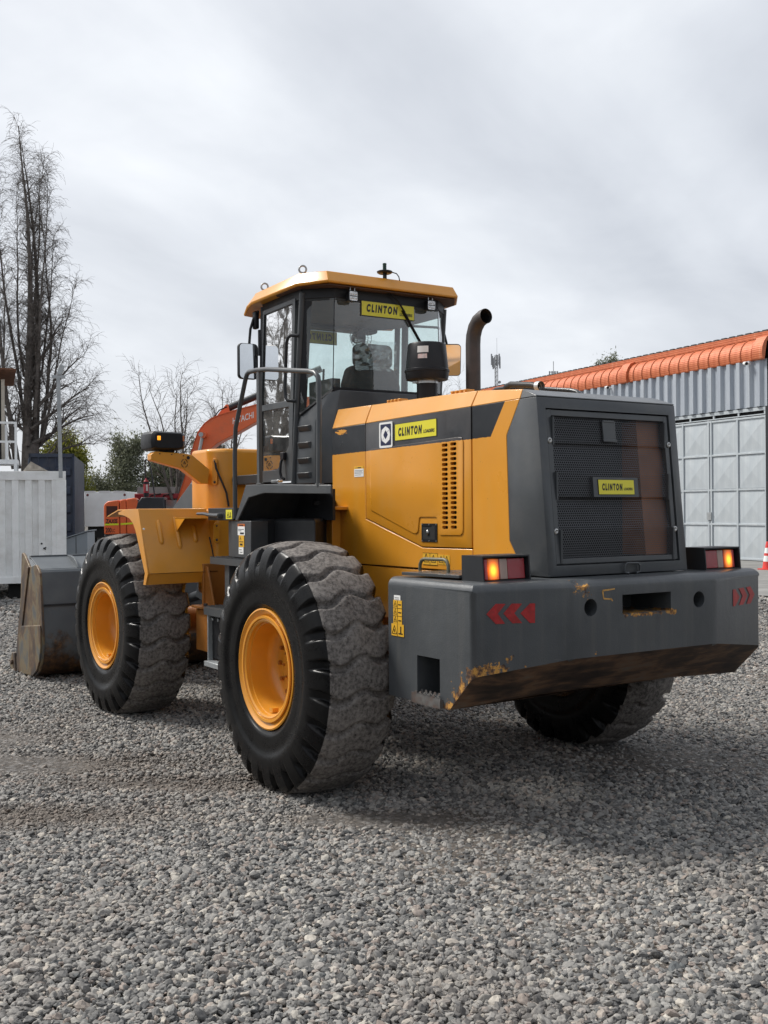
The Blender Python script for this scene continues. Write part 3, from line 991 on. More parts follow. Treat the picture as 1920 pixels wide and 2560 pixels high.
# deck plate and grab handle
mb = MB()
mb.prism([(-.85, 1.058), (-1.295, .998), (-1.33, .55), (-.92, .55)], 'z', 1.296, 1.312)
for k in range(5):
    for j in range(3):
        mb.sphere((-.98 - .075*k, .95 - .08*j, 1.312), .010, 6, 0, (1, .6, .3))
mb.obj('deck_plate', M_grey, BAL, bevel=.002)
MB().tube([(-.80, .90, 1.31), (-.80, .90, 1.345), (-.815, .90, 1.37), (-.84, .90, 1.378), (-1.03, .90, 1.381), (-1.055, .90, 1.372), (-1.068, .90, 1.345), (-1.068, .90, 1.31)], .010, 10).obj('grab_handle', plain('olive_grey_paint', (.12, .115, .075), .5), BAL)

# tail lights in sheet-metal hoods
for sg in (1, -1):
    mb = MB()
    yo, yi = .985, .672
    fr = [(yo, 1.282), (yo, 1.416), (yi, 1.416), (yi, 1.282)]
    rr = [(-1.465, -1.445)]
    def lx(z):
        return -1.462 + (z - 1.282)*.10
    out_f = [(lx(z) - .02, y*sg, z) for y, z in fr]
    out_b = [(-1.30, y*sg, z) for y, z in fr]
    t_ = .008
    inn = [(yo - t_, 1.282 + t_), (yo - t_, 1.416 - t_), (yi + t_, 1.416 - t_), (yi + t_, 1.282 + t_)]
    in_f = [(lx(z) - .02, y*sg, z) for y, z in inn]
    in_b = [(-1.41, y*sg, z) for y, z in inn]
    mb.add(out_b + out_f + in_f + in_b, [(0, 1, 2, 3)] + [(i, (i+1) % 4, (i+1) % 4 + 4, i + 4) for i in range(4)] +
           [(i + 4, (i+1) % 4 + 4, (i+1) % 4 + 8, i + 8) for i in range(4)] + [(i + 8, (i+1) % 4 + 8, (i+1) % 4 + 12, i + 12) for i in range(4)] + [(12, 13, 14, 15)])
    TL = mb.obj('tail_light', M_greyD, LD, smooth=0)
    def lensbox(nm, y0, y1, mt, d=0.0):
        m2 = MB()
        z0, z1 = 1.293, 1.399
        vv = [(lx(z) + .002 - d, y*sg, z) for y, z in ((y0, z0), (y1, z0), (y1, z1), (y0, z1))]
        ww = [(-1.415, y*sg, z) for y, z in ((y0, z0), (y1, z0), (y1, z1), (y0, z1))]
        m2.add(vv + ww, [(0, 1, 2, 3), (7, 6, 5, 4), (0, 4, 5, 1), (1, 5, 6, 2), (2, 6, 7, 3), (3, 7, 4, 0)])
        return m2.obj(nm, mt, TL, bevel=.003)
    lensbox('red_lens', .956, .934, M_lensR)
    lensbox('amber_lens', .9335, .866, M_lensA, .003)
    lensbox('red_lens', .8655, .857, M_lensR)
    lensbox('clear_lens', .8565, .806, M_lensC)
    lensbox('red_lens', .8055, .691, M_lensR)

# lifting loop on the deck
MB().tube([(-1.478, -.04, 1.292), (-1.478, -.012, 1.297), (-1.478, -.012, 1.335), (-1.478, -.028, 1.348), (-1.478, -.112, 1.346), (-1.478, -.128, 1.332), (-1.478, -.128, 1.299), (-1.478, -.10, 1.292)], .0065, 8).obj('lifting_loop', M_grey, BAL)

# ---- engine hood -----------------------------------------------------------------------------
def zs(x):
    return 2.239 - .0130*x
def ztop(x):
    return 2.367 - (0.81 - x)*.0125 - max(0, (-.77 - x))*.07
def ytop(x):
    return .480 + max(0, (-.77 - x))*.07


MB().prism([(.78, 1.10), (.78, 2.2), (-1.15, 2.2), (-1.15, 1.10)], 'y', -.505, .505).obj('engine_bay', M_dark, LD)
P1 = MB().prism([(.81, 1.289), (.81, zs(.81)), (.368, zs(.368)), (.368, 1.592), (-.294, 1.417), (-.801, 1.421), (-.801, 1.289)], 'y', .508, .53).obj('engine_panel', M_hood, LD, bevel=.004)
MB().prism([(.81, 1.289), (.81, zs(.81)), (-1.23, zs(-1.23)), (-1.19, 1.289)], 'y', -.53, -.508).obj('engine_panel', M_hood, LD, bevel=.004)
MB().prism([(-.807, 1.289), (-.807, zs(-.807)), (-1.232, zs(-1.232)), (-1.117, 2.063), (-1.136, 1.479), (-1.189, 1.404), (-1.189, 1.289)], 'y', .508, .53).obj('engine_panel', M_hood, LD, bevel=.003)
MB().box((.795, -.508, 1.289), (.81, .508, 2.22)).obj('bulkhead', M_hood, LD)
DOOR = MB().prism([(.361, zs(.361)), (-.795, zs(-.795)), (-.795, 1.428), (-.293, 1.424), (.361, 1.599)], 'y', .510, .531).obj('engine_door', M_hood, LD, bevel=.004)
rp = [(.298, 2.052), (.285, 2.058), (-.681, 2.080), (-.712, 2.074), (-.726, 2.051), (-.720, 1.537), (-.714, 1.512), (-.695, 1.500), (-.495, 1.497), (-.478, 1.505), (-.472, 1.520), (-.463, 1.590), (-.455, 1.603), (-.441, 1.607), (-.288, 1.607), (-.273, 1.603), (-.267, 1.592), (-.259, 1.530), (-.250, 1.512), (-.234, 1.504), (-.215, 1.504), (-.197, 1.507), (.288, 1.651), (.302, 1.658), (.307, 1.672)]
vents = MB()
for k in range(18):
    f = k/17
    for (xa, xb, za, zb) in ((-.515, -.575, 2.039, 1.546), (-.601, -.662, 2.042, 1.548)):
        zc = za + (zb - za)*f
        vents.prism(rrect(xb, zc - .0095, xa, zc + .0095, .0090, 3), 'y', .40, .70)
EMB = MB().prism(rp, 'y', .5305, .5375).obj('embossed_field', M_hood, DOOR, bevel=.0055, seg=3)
cut(DOOR, [vents])
cut(EMB, [vents])
mb = MB()
mb.box((-.294, .5315, 1.455), (-.456, .536, 1.568))
mb.box((-.312, .534, 1.470), (-.438, .5372, 1.553), 1)
mb.box((-.31, .536, 1.552), (-.40, .540, 1.556))
for (a, b) in ((-.300, 1.461), (-.375, 1.461), (-.450, 1.461), (-.300, 1.562), (-.375, 1.562), (-.450, 1.562)):
    mb.cyl((a, 0, b), .0045, .536, .538, 'y', 8, 2)
mb.sphere((-.365, .541, 1.514), .013, 10, 2, (.9, .6, 1.3))
mb.obj('door_latch', [M_black, M_dark, M_steel], DOOR)

for (xa, xb) in ((.81, .368), (.361, -.795), (-.802, -1.235)):
    rings = []
    for x in (xa, (xa + xb)/2, xb):
        rings.append([(x, -.53, zs(x)), (x, -ytop(x), ztop(x)), (x, ytop(x), ztop(x)), (x, .53, zs(x))])
    MB().loft(rings).obj('hood_top', M_hood, LD, bevel=.005)

# printed plates
def plate_side(name, x0, z0, x1, z1, y, slope=0.0):
    """yellow maker's plate, black edge; x0 = left end as read"""
    mb = MB()
    def q_(x, z): return (x, z + slope*(x0 - x))
    w_ = .003
    mb.prism([q_(x0, z0), q_(x1, z0), q_(x1, z1), q_(x0, z1)], 'y', y, y + .0015, 1)
    mb.prism([q_(x0 - w_, z0 + w_), q_(x1 + w_, z0 + w_), q_(x1 + w_, z1 - w_), q_(x0 - w_, z1 - w_)], 'y', y + .001, y + .0022, 0)
    L_ = x0 - x1
    H_ = z1 - z0
    U, V = Vector((-1, 0, slope)), Vector((0, 0, 1))
    o = Vector((x0, y + .0032, z0))
    put_text(mb, 'CLINTON', o + U*L_*.09 + V*H_*.24, U*L_*.575, V*H_*.52, .062, .17, 1, 1.5)
    put_text(mb, 'LOADERS', o + U*L_*.70 + V*H_*.26, U*L_*.255, V*H_*.20, .03, .15, 1)
    return mb.obj(name, [M_yel, M_ink], DOOR, smooth=0)


plate_side('maker_plate', 0.0, 2.095, -.459, 2.203, .5325, .010)
mb = MB()
mb.prism(rrect(.024, 2.058, .180, 2.224, .012), 'y', .5325, .5385, 0)
mb.prism(rrect(.038, 2.073, .163, 2.211, .006), 'y', .538, .5392, 1)
hx = [(.1005, 2.198), (.055, 2.176), (.047, 2.142), (.055, 2.107), (.1005, 2.084), (.146, 2.107), (.154, 2.142), (.146, 2.176)]
dm = [(.1005, 2.172), (.085, 2.157), (.0735, 2.142), (.085, 2.127), (.1005, 2.112), (.116, 2.127), (.1275, 2.142), (.116, 2.157)]
for k in range(8):
    j = (k + 1) % 8
    gap = .003 if k in (1, 5) else 0
    mb.add([(hx[k][0], .5400, hx[k][1] - gap), (hx[j][0], .5400, hx[j][1]), (dm[j][0], .5400, dm[j][1]), (dm[k][0], .5400, dm[k][1] - gap)], [(0, 1, 2, 3)], 0)
mb.obj('emblem', [M_white, M_navy], DOOR, smooth=0)
sticker_side('caution_label', .509, 1.879, .388, 1.933, .5305, [M_white, M_ink], P1, lines=((.008, .042, .11, .044), (.008, .033, .10, .035), (.008, .024, .11, .026), (.008, .012, .09, .014)))
sticker_side('caution_label', .509, 1.933, .388, 1.951, .5305, [M_yelO, M_ink], P1, icons=((.02, .003, .012),), lines=((.045, .005, .09, .011),))
sticker_side('warning_label', -.301, 1.314, -.455, 1.388, .5305, [M_yelO, M_ink], P1, icons=((.012, .018, .05), (.092, .018, .045)), lines=((.076, 0, .078, .074), (0, .072, .154, .074), (0, 0, .154, .002)))
sticker_side('warning_label', -.464, 1.321, -.581, 1.380, .5305, [M_yelO, M_ink], P1, icons=((.01, .012, .04), (.068, .012, .04)), lines=((.058, 0, .06, .059),))
# fasteners and tubes on top of the hood
for x in (-.49, .22):
    mb = MB()
    mb.box((x, .40, ztop(x)), (x - .17, .45, ztop(x) + .010))
    for k in range(4):
        mb.box((x - .012 - .043*k, .39, ztop(x) + .008), (x - .034 - .043*k, .46, ztop(x) + .020))
    mb.obj('hood_hinge', M_orange, LD, bevel=.003)
MB().tube([(-.44, 0, 2.33), (-.45, 0, 2.39), (-.475, 0, 2.425), (-.52, 0, 2.437), (-.72, 0, 2.413), (-.77, 0, 2.40)], .019, 12).obj('vent_tube', M_greyD, LD)
mb = MB().lathe([(-.02, .030), (.012, .033), (.02, .026), (.014, .018), (0, .016)], (-.785, 0, 2.398), 'x', 16)
mb.obj('tube_flange', M_galv, LD)

# ---- radiator housing ----------------------------------------------------------------------------
def xr(z):
    return -1.373 - (2.262 - z)*.0947
mb = MB()
pr = [(-1.08, 1.291), (xr(1.291), 1.291), (xr(2.25), 2.255), (-1.234, zs(-1.234)), (-1.119, 2.063), (-1.138, 1.479), (-1.191, 1.404), (-1.191, 1.291)]
pr = [(-1.191, 1.291), (xr(1.291), 1.291), (xr(2.256), 2.256), (-1.236, 2.2552), (-1.121, 2.063), (-1.140, 1.479), (-1.191, 1.404)]
mb.prism(pr, 'y', -.533, .533)
HSG = mb.obj('radiator_housing', M_grey, LD, bevel=.006)
cut(HSG, [MB().prism([(-1.8, 1.349), (-1.8, 2.196), (-1.05, 2.196), (-1.05, 1.349)], 'y', -.475, .475)])
MB().loft([[(-1.2375, -.531, 2.2565), (-1.2375, -ytop(-1.235), ztop(-1.235)), (-1.2375, ytop(-1.235), ztop(-1.235)), (-1.2375, .531, 2.2565)],
           [(-1.373, -.532, 2.2565), (-1.372, -.531, 2.263), (-1.372, .531, 2.263), (-1.373, .532, 2.2565)]]).obj('housing_top', M_grey, HSG, bevel=.004)
# hinged frame with folded perforated sheet
mb = MB()
def bar(y0, z0, y1, z1, d=.008, t_=.03):
    vv = []
    for dx in (d, d + t_):
        vv += [(xr(z) + dx, y, z) for y, z in ((y0, z0), (y1, z0), (y1, z1), (y0, z1))]
    mb.add(vv, [(0, 1, 2, 3), (7, 6, 5, 4), (0, 4, 5, 1), (1, 5, 6, 2), (2, 6, 7, 3), (3, 7, 4, 0)])
bar(.4685, 1.356, .436, 2.189)
bar(-.436, 1.356, -.4685, 2.189)
bar(.436, 2.156, -.436, 2.189)
bar(.436, 1.356, -.436, 1.384)
FR = mb.obj('grille_frame', M_grey, LD, bevel=.003)
for (y, z) in ((.459, 2.021), (-.459, 2.021), (.458, 1.532), (-.458, 1.532)):
    mb = MB()
    mb.lathe([(.006, .0001), (-.006, .010), (-.004, .015), (.004, .017)], (xr(z) + .004, y, z), 'x', 14)
    mb.obj('bolt', M_steel, FR)
fold_z = [1.384, 1.53, 1.545, 1.555, 1.69, 1.705, 1.715, 1.84, 1.85, 1.985, 2.0, 2.01, 2.157]
fold_d = [.016, .006, .006, .008, .024, .024, .006, .006, .008, .024, .024, .012, .012]
def fold(z):
    return float(np.interp(z, fold_z, fold_d))
def grille_mesh():
    pit = .0146
    rz_ = pit*math.sqrt(3)/2
    R0 = pit/math.sqrt(3)
    vs_, fs_ = [], []
    nrow = int((2.157 - 1.386)/rz_)
    for r_ in range(nrow + 1):
        z = 1.386 + rz_*r_
        y = -.437 + (pit/2 if r_ % 2 else 0)
        while y < .437:
            o = len(vs_)
            for k in range(6):
                a = R_(60*k + 30)
                for rad in (R0, R0*.80):
                    yy = min(.437, max(-.437, y + rad*math.cos(a)))
                    zz = min(2.157, max(1.383, z + rad*math.sin(a)))
                    vs_.append((xr(zz) + .010 + fold(zz), yy, zz))
            for k in range(6):
                j = (k + 1) % 6
                fs_.append((o + 2*k, o + 2*j, o + 2*j + 1, o + 2*k + 1))
            y += pit
    mb_ = MB()
    mb_.add(vs_, fs_)
    return mb_.obj('perforated_sheet', plain('grille_sheet', (.10, .105, .115), .45, metal=.3, var=.1), FR, smooth=0, fix=False)
tag(grille_mesh(), kind='stuff')
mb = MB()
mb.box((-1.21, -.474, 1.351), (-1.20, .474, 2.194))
mb.obj('dark_backing', M_dark, HSG)  # near-black plate stands in for the unlit inside behind the grille
MB().prism([(xr(1.386) + .058, 1.386), (-1.215, 1.386), (-1.215, 2.155), (xr(2.155) + .058, 2.155)], 'y', -.473, -.262).obj('fan_shroud', plain('brown_duct', (.26, .098, .038), .6, var=.2), HSG)
# side cheeks of the folded sheet
for sg in (1, -1):
    for (za, zb) in ((1.36, 1.54), (1.70, 1.85), (2.0, 2.15)):
        mb = MB()
        mb.box((xr(za) + .004, .437*sg, za), (xr(za) + .05, .425*sg, zb))
        mb.obj('sheet_edge', M_grey, FR)
mb = MB()
zz0, zz1 = 1.716, 1.826
def quad_rear(mb, y0, z0, y1, z1, off, t_, mat=0):
    vv = []
    for dx in (-off, -off + t_):
        vv += [(xr(z) + dx, y, z) for y, z in ((y0, z0), (y1, z0), (y1, z1), (y0, z1))]
    mb.add(vv, [(0, 1, 2, 3), (7, 6, 5, 4), (0, 4, 5, 1), (1, 5, 6, 2), (2, 6, 7, 3), (3, 7, 4, 0)], mat)
quad_rear(mb, .168, zz0, -.178, zz1, 0.002, .018, 0)
quad_rear(mb, .134, zz0 + .012, -.144, zz1 - .012, .0045, .004, 1)
quad_rear(mb, .131, zz0 + .015, -.141, zz1 - .015, .0060, .003, 2)
zt0 = zz0 + .015
o = Vector((xr(zt0) - .0072, .131, zt0))
U = Vector((0, -.272, 0)); V = Vector((xr(zz1 - .015) - xr(zt0), 0, zz1 - zt0 - .015))
put_text(mb, 'CLINTON', o + U*.09 + V*.26, U*.575, V*.50, .062, .17, 1, 1.5)
put_text(mb, 'LOADERS', o + U*.70 + V*.28, U*.25, V*.19, .03, .12, 1)
mb.obj('maker_plate', [M_grey, M_ink, M_yel], FR, smooth=0)
mb = MB()
quad_rear(mb, .055, 2.030, -.042, 2.142, -.006, .012)
quad_rear(mb, .058, 2.024, -.047, 2.040, -.003, .012)
quad_rear(mb, .052, 2.134, -.036, 2.146, -.003, .012)
mb.obj('latch_plate', M_grey, FR, bevel=.003)

# ---- stacks -------------------------------------------------------------------------------------------
EX = (.19, -.25)
path = [(EX[0], EX[1], 2.28), (EX[0], EX[1], 2.80), (EX[0] - .006, EX[1], 2.86), (EX[0] - .028, EX[1], 2.915), (EX[0] - .066, EX[1], 2.955), (EX[0] - .115, EX[1], 2.975), (EX[0] - .15, EX[1], 2.978)]
mb = MB()
mb.tube(path, [.052]*7, 24, cap=False)
mb.tube([(p[0], p[1], p[2]) for p in path], [.0475]*7, 24, cap=False, mat=1)
mb.obj('exhaust_pipe', [M_exh, M_dark], LD, smooth=50)
mb = MB()
mb.lathe([(2.33, .073), (2.535, .073)], (.393, 0, 0), 'z', 32)
mb.obj('intake_pipe', M_black, LD)
PC = MB().lathe([(2.557, .07), (2.553, .10), (2.560, .146), (2.585, .151), (2.612, .153), (2.614, .158), (2.628, .158), (2.634, .150), (2.66, .1475), (2.80, .1345), (2.812, .128), (2.816, .115), (2.818, .0001)], (.393, 0, 0), 'z', 48).obj('pre_cleaner', M_black, LD, smooth=30)
mb = MB().lathe([(2.534, .074), (2.534, .0765), (2.556, .0765), (2.556, .074)], (.393, 0, 0), 'z', 32)
mb.box((.393 + .0, .06, 2.538), (.393 + .06, .085, 2.552))
mb.obj('hose_clamp', M_steel, PC)
def wrap_label(name, a0, a1, z0, z1, r0, r1, mat):
    mb_ = MB()
    n = 8
    rows = []
    for (z, r) in ((z0, r0), (z1, r1)):
        rows.append([(.393 + (r + .0015)*math.cos(R_(a0 + (a1 - a0)*k/n)), (r + .0015)*math.sin(R_(a0 + (a1 - a0)*k/n)), z) for k in range(n + 1)])
    mb_.add(rows[0] + rows[1], [(k, k + 1, n + 2 + k, n + 1 + k) for k in range(n)])
    return mb_.obj(name, mat, PC)
def rad(z):
    return .1475 + (z - 2.66)*(-.013/.14)
wrap_label('info_label', 117, 149, 2.736, 2.781, rad(2.736), rad(2.781), M_white)
wrap_label('torn_label', 119, 145, 2.695, 2.726, rad(2.695), rad(2.726), plain('torn_paper', (.62, .56, .55), .7, var=.3, scale=40, dirt=(.5, .10, .08), dirt_amt=.8, dscale=25))

# ---- cab ------------------------------------------------------------------------------------------------
CAB = MB()
# rear hull below the glass
r0 = [(1.20, .63, 1.845), (.93, .60, 1.845), (.82, .50, 1.845)]
r1 = [(1.14, .63, 2.287), (.93, .60, 2.292), (.82, .50, 2.30)]
r2r = [(1.105, .62, 2.345), (.90, .487, 2.505), (.855, .44, 2.515)]
def both(r):
    return r + [(x, -y, z) for x, y, z in reversed(r)]
CAB.loft([both(r0), both(r1), both(r2r)])
# header below the roof
hd = [(1.05, .635), (.885, .458), (.885, -.458), (1.05, -.635), (1.68, -.635), (1.95, -.46), (1.95, .46), (1.68, .635)]
CB = CAB.obj('cab', M_grey, LD, bevel=.006)
MB().box((1.15, -.62, 1.80), (1.95, .62, 1.86)).obj('cab_floor', M_greyD, CB)
MB().prism(hd, 'z', 3.175, 3.262).obj('roof_header', M_greyD, CB, bevel=.006)
MB().prism([(x*1.0, y*.98) for x, y in hd], 'z', 3.160, 3.175).obj('head_lining', M_liner, CB)
# posts
for sg in (1, -1):
    MB().tube([(1.20, .63*sg, 1.85), (1.05, .63*sg, 3.22)], .022, 10).obj('post', M_grey, CB)
    MB().tube([(1.765, .62*sg, 1.85), (1.69, .62*sg, 3.22)], .024, 8).obj('post', M_greyD, CB)
    MB().tube([(1.99, .43*sg, 1.85), (1.95, .45*sg, 3.2)], .016, 8).obj('post', M_greyD, CB)
# roof
lo = [(.785, .563, 3.259), (.994, .707, 3.252), (1.72, .707, 3.243), (1.80, .705, 3.222), (1.885, .69, 3.176), (1.98, .40, 3.176)]
md = [(.782, .566, 3.272), (.990, .712, 3.266), (1.72, .712, 3.258), (1.81, .709, 3.238), (1.89, .695, 3.19), (1.99, .40, 3.19)]
hi = [(.827, .553, 3.346), (1.025, .672, 3.349), (1.73, .668, 3.331), (1.78, .655, 3.322), (1.80, .64, 3.312), (1.86, .38, 3.312)]
tp = [(.93, .50, 3.362), (1.06, .58, 3.363), (1.70, .58, 3.345), (1.72, .56, 3.34), (1.73, .55, 3.335), (1.78, .35, 3.335)]
RF = MB().loft([both(lo), both(md), both(hi), both(tp)]).obj('cab_roof', M_orange, CB, bevel=.004)
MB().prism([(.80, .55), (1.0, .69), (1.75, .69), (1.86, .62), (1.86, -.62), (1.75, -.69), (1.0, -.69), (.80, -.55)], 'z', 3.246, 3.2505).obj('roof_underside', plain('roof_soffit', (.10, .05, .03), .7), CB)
for x in (1.05, 1.66):
    mb = MB()
    z0 = 3.350 if x < 1.5 else 3.334
    pts = [(x + .012*0, .50 + .026*math.cos(2*math.pi*k/16), z0 + .040 + .026*math.sin(2*math.pi*k/16)) for k in range(17)]
    rx = [(x + (p[1] - .5)*.54, .625 + (p[1] - .5)*.84, p[2]) for p in pts]
    mb.tube(rx, .0075, 8)
    mb.cyl((x, .625, 0), .012, z0 - .02, z0 + .018, 'z', 10)
    mb.obj('lifting_eye', M_galv, CB)
# beacon socket
mb = MB()
mb.cyl((.852, .05, 0), .006, 3.34, 3.395, 'z', 8)
mb.cyl((.835, .07, 0), .006, 3.34, 3.395, 'z', 8)
mb.cyl((.87, .03, 0), .009, 3.34, 3.40, 'z', 8)
mb.lathe([(3.392, .0001), (3.385, .045), (3.392, .056), (3.402, .058), (3.406, .05), (3.408, .0001)], (.852, .05, 0), 'z', 24)
mb.lathe([(3.405, .016), (3.415, .013), (3.42, .015), (3.43, .013), (3.435, .015), (3.445, .013), (3.45, .015), (3.462, .014), (3.465, .0001)], (.852, .05, 0), 'z', 12, 1)
mb.tube([(.83, .01, 3.40), (.80, -.02, 3.385), (.785, -.03, 3.36), (.775, -.03, 3.33)], .004, 6)
mb.obj('beacon_socket', [M_black, plain('green_plastic', (.012, .05, .035), .4)], CB)

# door with two panes
DR = MB().prism([(1.735, 1.872), (1.218, 1.872), (1.140, 3.196), (1.665, 3.185)], 'y', .612, .640).obj('cab_door', M_grey, CB)
up_ = [(1.645, 3.155), (1.182, 3.166), (1.226, 2.462), (1.698, 2.462)]
lw_ = [(1.705, 2.420), (1.250, 2.420), (1.256, 2.130), (1.272, 2.115), (1.43, 1.970), (1.46, 1.955), (1.72, 1.955)]
cut(DR, [MB().prism(up_, 'y', .5, .75), MB().prism(lw_, 'y', .5, .75)])
for pl in (up_, lw_):
    cx = sum(p[0] for p in pl)/len(pl); cz = sum(p[1] for p in pl)/len(pl)
    mb = MB()
    mb.add([(x, .628, z) for x, z in pl], [tuple(range(len(pl)))])
    mb.obj('door_window', M_glass, CB, smooth=0)
    mb = MB()
    ring_ = [(x, .634, z) for x, z in pl]
    mb.tube(ring_ + [ring_[0]], .006, 4)
    mb.obj('window_seal', M_black, CB)
mb = MB()
mb.box((1.345, .640, 2.03), (1.29, .668, 2.085))
mb.tube([(1.335, .655, 2.04), (1.335, .668, 2.0), (1.335, .672, 1.94), (1.325, .668, 1.90), (1.295, .655, 1.885)], .011, 8)
mb.obj('door_handle', M_black, CB, bevel=.004)
MB().tube([(1.065, .655, 2.912), (1.10, .70, 2.915), (1.13, .705, 2.905), (1.155, .705, 2.87), (1.185, .705, 2.53), (1.175, .705, 2.475), (1.15, .70, 2.45), (1.115, .655, 2.445)], .0125, 10).obj('grab_rail', M_greyD, CB)
for z in (2.95, 2.25):
    MB().box((1.73, .63, z - .10), (1.705, .652, z + .10)).obj('hinge', M_black, CB, bevel=.003)

# fixed glass
def pane(pts, nm='window_pane'):
    return MB().add(pts, [tuple(range(len(pts)))]).obj(nm, M_glass, CB, smooth=0)
pane([(.888, .452, 3.225), (.888, -.452, 3.225), (.888, -.470, 2.515), (.888, .470, 2.515)])
for sg in (1, -1):
    pane([(.890, .454*sg, 3.225), (.892, .472*sg, 2.512), (1.105, .622*sg, 2.355), (1.165, .625*sg, 2.2), (1.06, .625*sg, 3.2)])
    fr_ = [(.895, .462*sg, 2.515), (1.105, .617*sg, 2.350)]
    MB().tube(fr_, .018, 6).obj('glass_edge', M_black, CB)
    # blackened band beside the post
    MB().add([(1.052, .627*sg, 3.2), (1.004, .574*sg, 3.2), (1.065, .594*sg, 2.385), (1.12, .630*sg, 2.345)], [(0, 1, 2, 3)]).obj('glass_edge', M_black, CB, smooth=0)
MB().box((.880, -.47, 2.50), (.897, .47, 2.535)).obj('glass_edge', M_black, CB)
MB().tube([(.890, .454, 3.225), (.893, .472, 2.512)], .0035, 6).obj('glass_edge', M_black, CB)
MB().tube([(.890, -.454, 3.225), (.893, -.472, 2.512)], .0035, 6).obj('glass_edge', M_black, CB)
pane([(1.07, -.628, 3.17), (1.67, -.628, 3.17), (1.75, -.628, 1.95), (1.20, -.628, 1.95)])
pane([(1.955, .45, 3.16), (1.955, -.45, 3.16), (1.99, -.43, 1.9), (1.99, .43, 1.9)])
for sg in (1, -1):
    pane([(1.70, .615*sg, 3.17), (1.945, .46*sg, 3.17), (1.985, .44*sg, 1.9), (1.77, .615*sg, 1.9)])
MB().box((1.17, -.64, 2.44), (1.72, -.615, 2.475)).obj('window_rail', M_greyD, CB)
# louvred face below the quarter glass
for (za, zb) in ((2.268, 2.221), (2.149, 2.10), (2.036, 1.99), (1.931, 1.885)):
    def lp(t, z, o_):
        x = 1.172 - (z - 1.845)*.06
        return (x + (.955 - x)*t - o_*.11, .63 - .028*t + o_, z)
    mb = MB()
    a0 = [lp(.14, za, 0), lp(.88, za, 0), lp(.88, zb, 0), lp(.14, zb, 0)]
    a1 = [lp(.18, za - .006, .022), lp(.84, za - .006, .022), lp(.82, zb + .008, .008), lp(.20, zb + .008, .008)]
    mb.loft([a0, a1])
    mb.obj('louvre', M_grey, CB, bevel=.003)

# maker's boards in the windows
def board(name, x, y0, z0, y1, z1, back=False, slope=0.0):
    mb_ = MB()
    mb_.box((x, y0, z0), (x + .003, y1, z1), 1)
    mb_.box((x - .001, y0 - .004, z0 + .004), (x + .002, y1 + .004, z1 - .004), 0)
    L_, H_ = y0 - y1, z1 - z0
    if not back:
        o_, U_, V_ = Vector((x - .0025, y0, z0)), Vector((0, -L_, 0)), Vector((0, 0, H_))
    else:
        o_, U_, V_ = Vector((x - .0025, y1, z0)), Vector((0, L_, 0)), Vector((0, 0, H_))
    put_text(mb_, 'CLINTON', o_ + U_*.095 + V_*.27, U_*.58, V_*.54, .062, .17, 1, 1.5)
    put_text(mb_, 'LOADERS', o_ + U_*.715 + V_*.24, U_*.24, V_*.20, .03, .10, 1)
    return mb_.obj(name, [M_yel, M_ink], CB, smooth=0)
board('window_board', .878, .238, 3.068, -.230, 3.178)
board('window_board', 1.90, .34, 3.015, -.156, 3.122, True)

# work lamps, wiper
for y in (.348, -.336):
    mb = MB()
    mb.prism(rrect(y - .038, 3.146, y + .038, 3.222, .012, 3), 'x', .805, .85)
    mb.prism(rrect(y - .032, 3.152, y + .032, 3.216, .008, 3), 'x', .802, .806, 1)
    mb.box((.8005, y - .03, 3.181), (.8025, y + .03, 3.187), 0)
    mb.tube([(.82, y - .018, 3.225), (.82, y - .018, 3.248), (.82, y + .018, 3.248), (.82, y + .018, 3.225)], .004, 6, 2)
    for a in range(3):
        for b_ in range(2):
            mb.sphere((.802, y - .020 + .020*a, 3.168 + .032*b_), .0085, 8, 2, (.4, 1, 1))
    mb.obj('work_lamp', [M_black, M_led, M_steel], CB, smooth=40)
mb = MB()
mb.box((.84, -.04, 3.245), (.88, .03, 3.285))
mb.tube([(.86, .01, 3.262), (.855, -.06, 3.205), (.86, -.132, 3.121)], .007, 6)
mb.tube([(.862, -.11, 3.15), (.868, -.30, 2.885)], .006, 6)
mb.tube([(.872, -.115, 3.135), (.874, -.305, 2.87)], .008, 4)
mb.obj('wiper', M_black, CB)

# interior
mb = MB()
mb.prism([(.255, 2.38), (.250, 2.60), (.215, 2.715), (.17, 2.735), (-.15, 2.735), (-.195, 2.715), (-.235, 2.60), (-.245, 2.38)], 'x', 1.07, 1.18)
mb.box((1.10, -.24, 2.28), (1.55, .25, 2.40))
mb.box((1.20, -.15, 1.86), (1.5, .15, 2.28))
ST = mb.obj('driver_seat', M_seat, CB, bevel=.03, seg=3)
mb = MB()
mb.prism(rrect(-.165, 2.725, .155, 2.905, .05, 5), 'x', 1.07, 1.16)
mb.obj('head_rest', M_seat, CB, bevel=.02, seg=3)
mb = MB()
rng = random.Random(3)
rows = []
for i in range(9):
    rows.append([(1.058 + rng.uniform(-.012, .006), .185 - .375*j/12 + rng.uniform(-.008, .008), 2.70 + .225*i/8 + rng.uniform(-.008, .008)) for j in range(13)])
mb.add([p for r in rows for p in r], [(i*13 + j, i*13 + j + 1, (i+1)*13 + j + 1, (i+1)*13 + j) for i in range(8) for j in range(12)])
mb.obj('plastic_wrap', M_wrap, CB, smooth=0)
MB().box((1.10, -.42, 2.30), (1.5, -.31, 2.50)).obj('arm_console', M_seat, CB, bevel=.015)
mb = MB()
mb.box((1.10, .285, 2.35), (1.45, .36, 2.63))
mb.tube([(1.30, .32, 2.6), (1.29, .32, 2.72)], .01, 6)
mb.obj('arm_console', M_seat, CB, bevel=.015)
mb = MB()
mb.tube([(1.90, .05, 1.9), (1.72, .05, 2.42)], .04, 10)
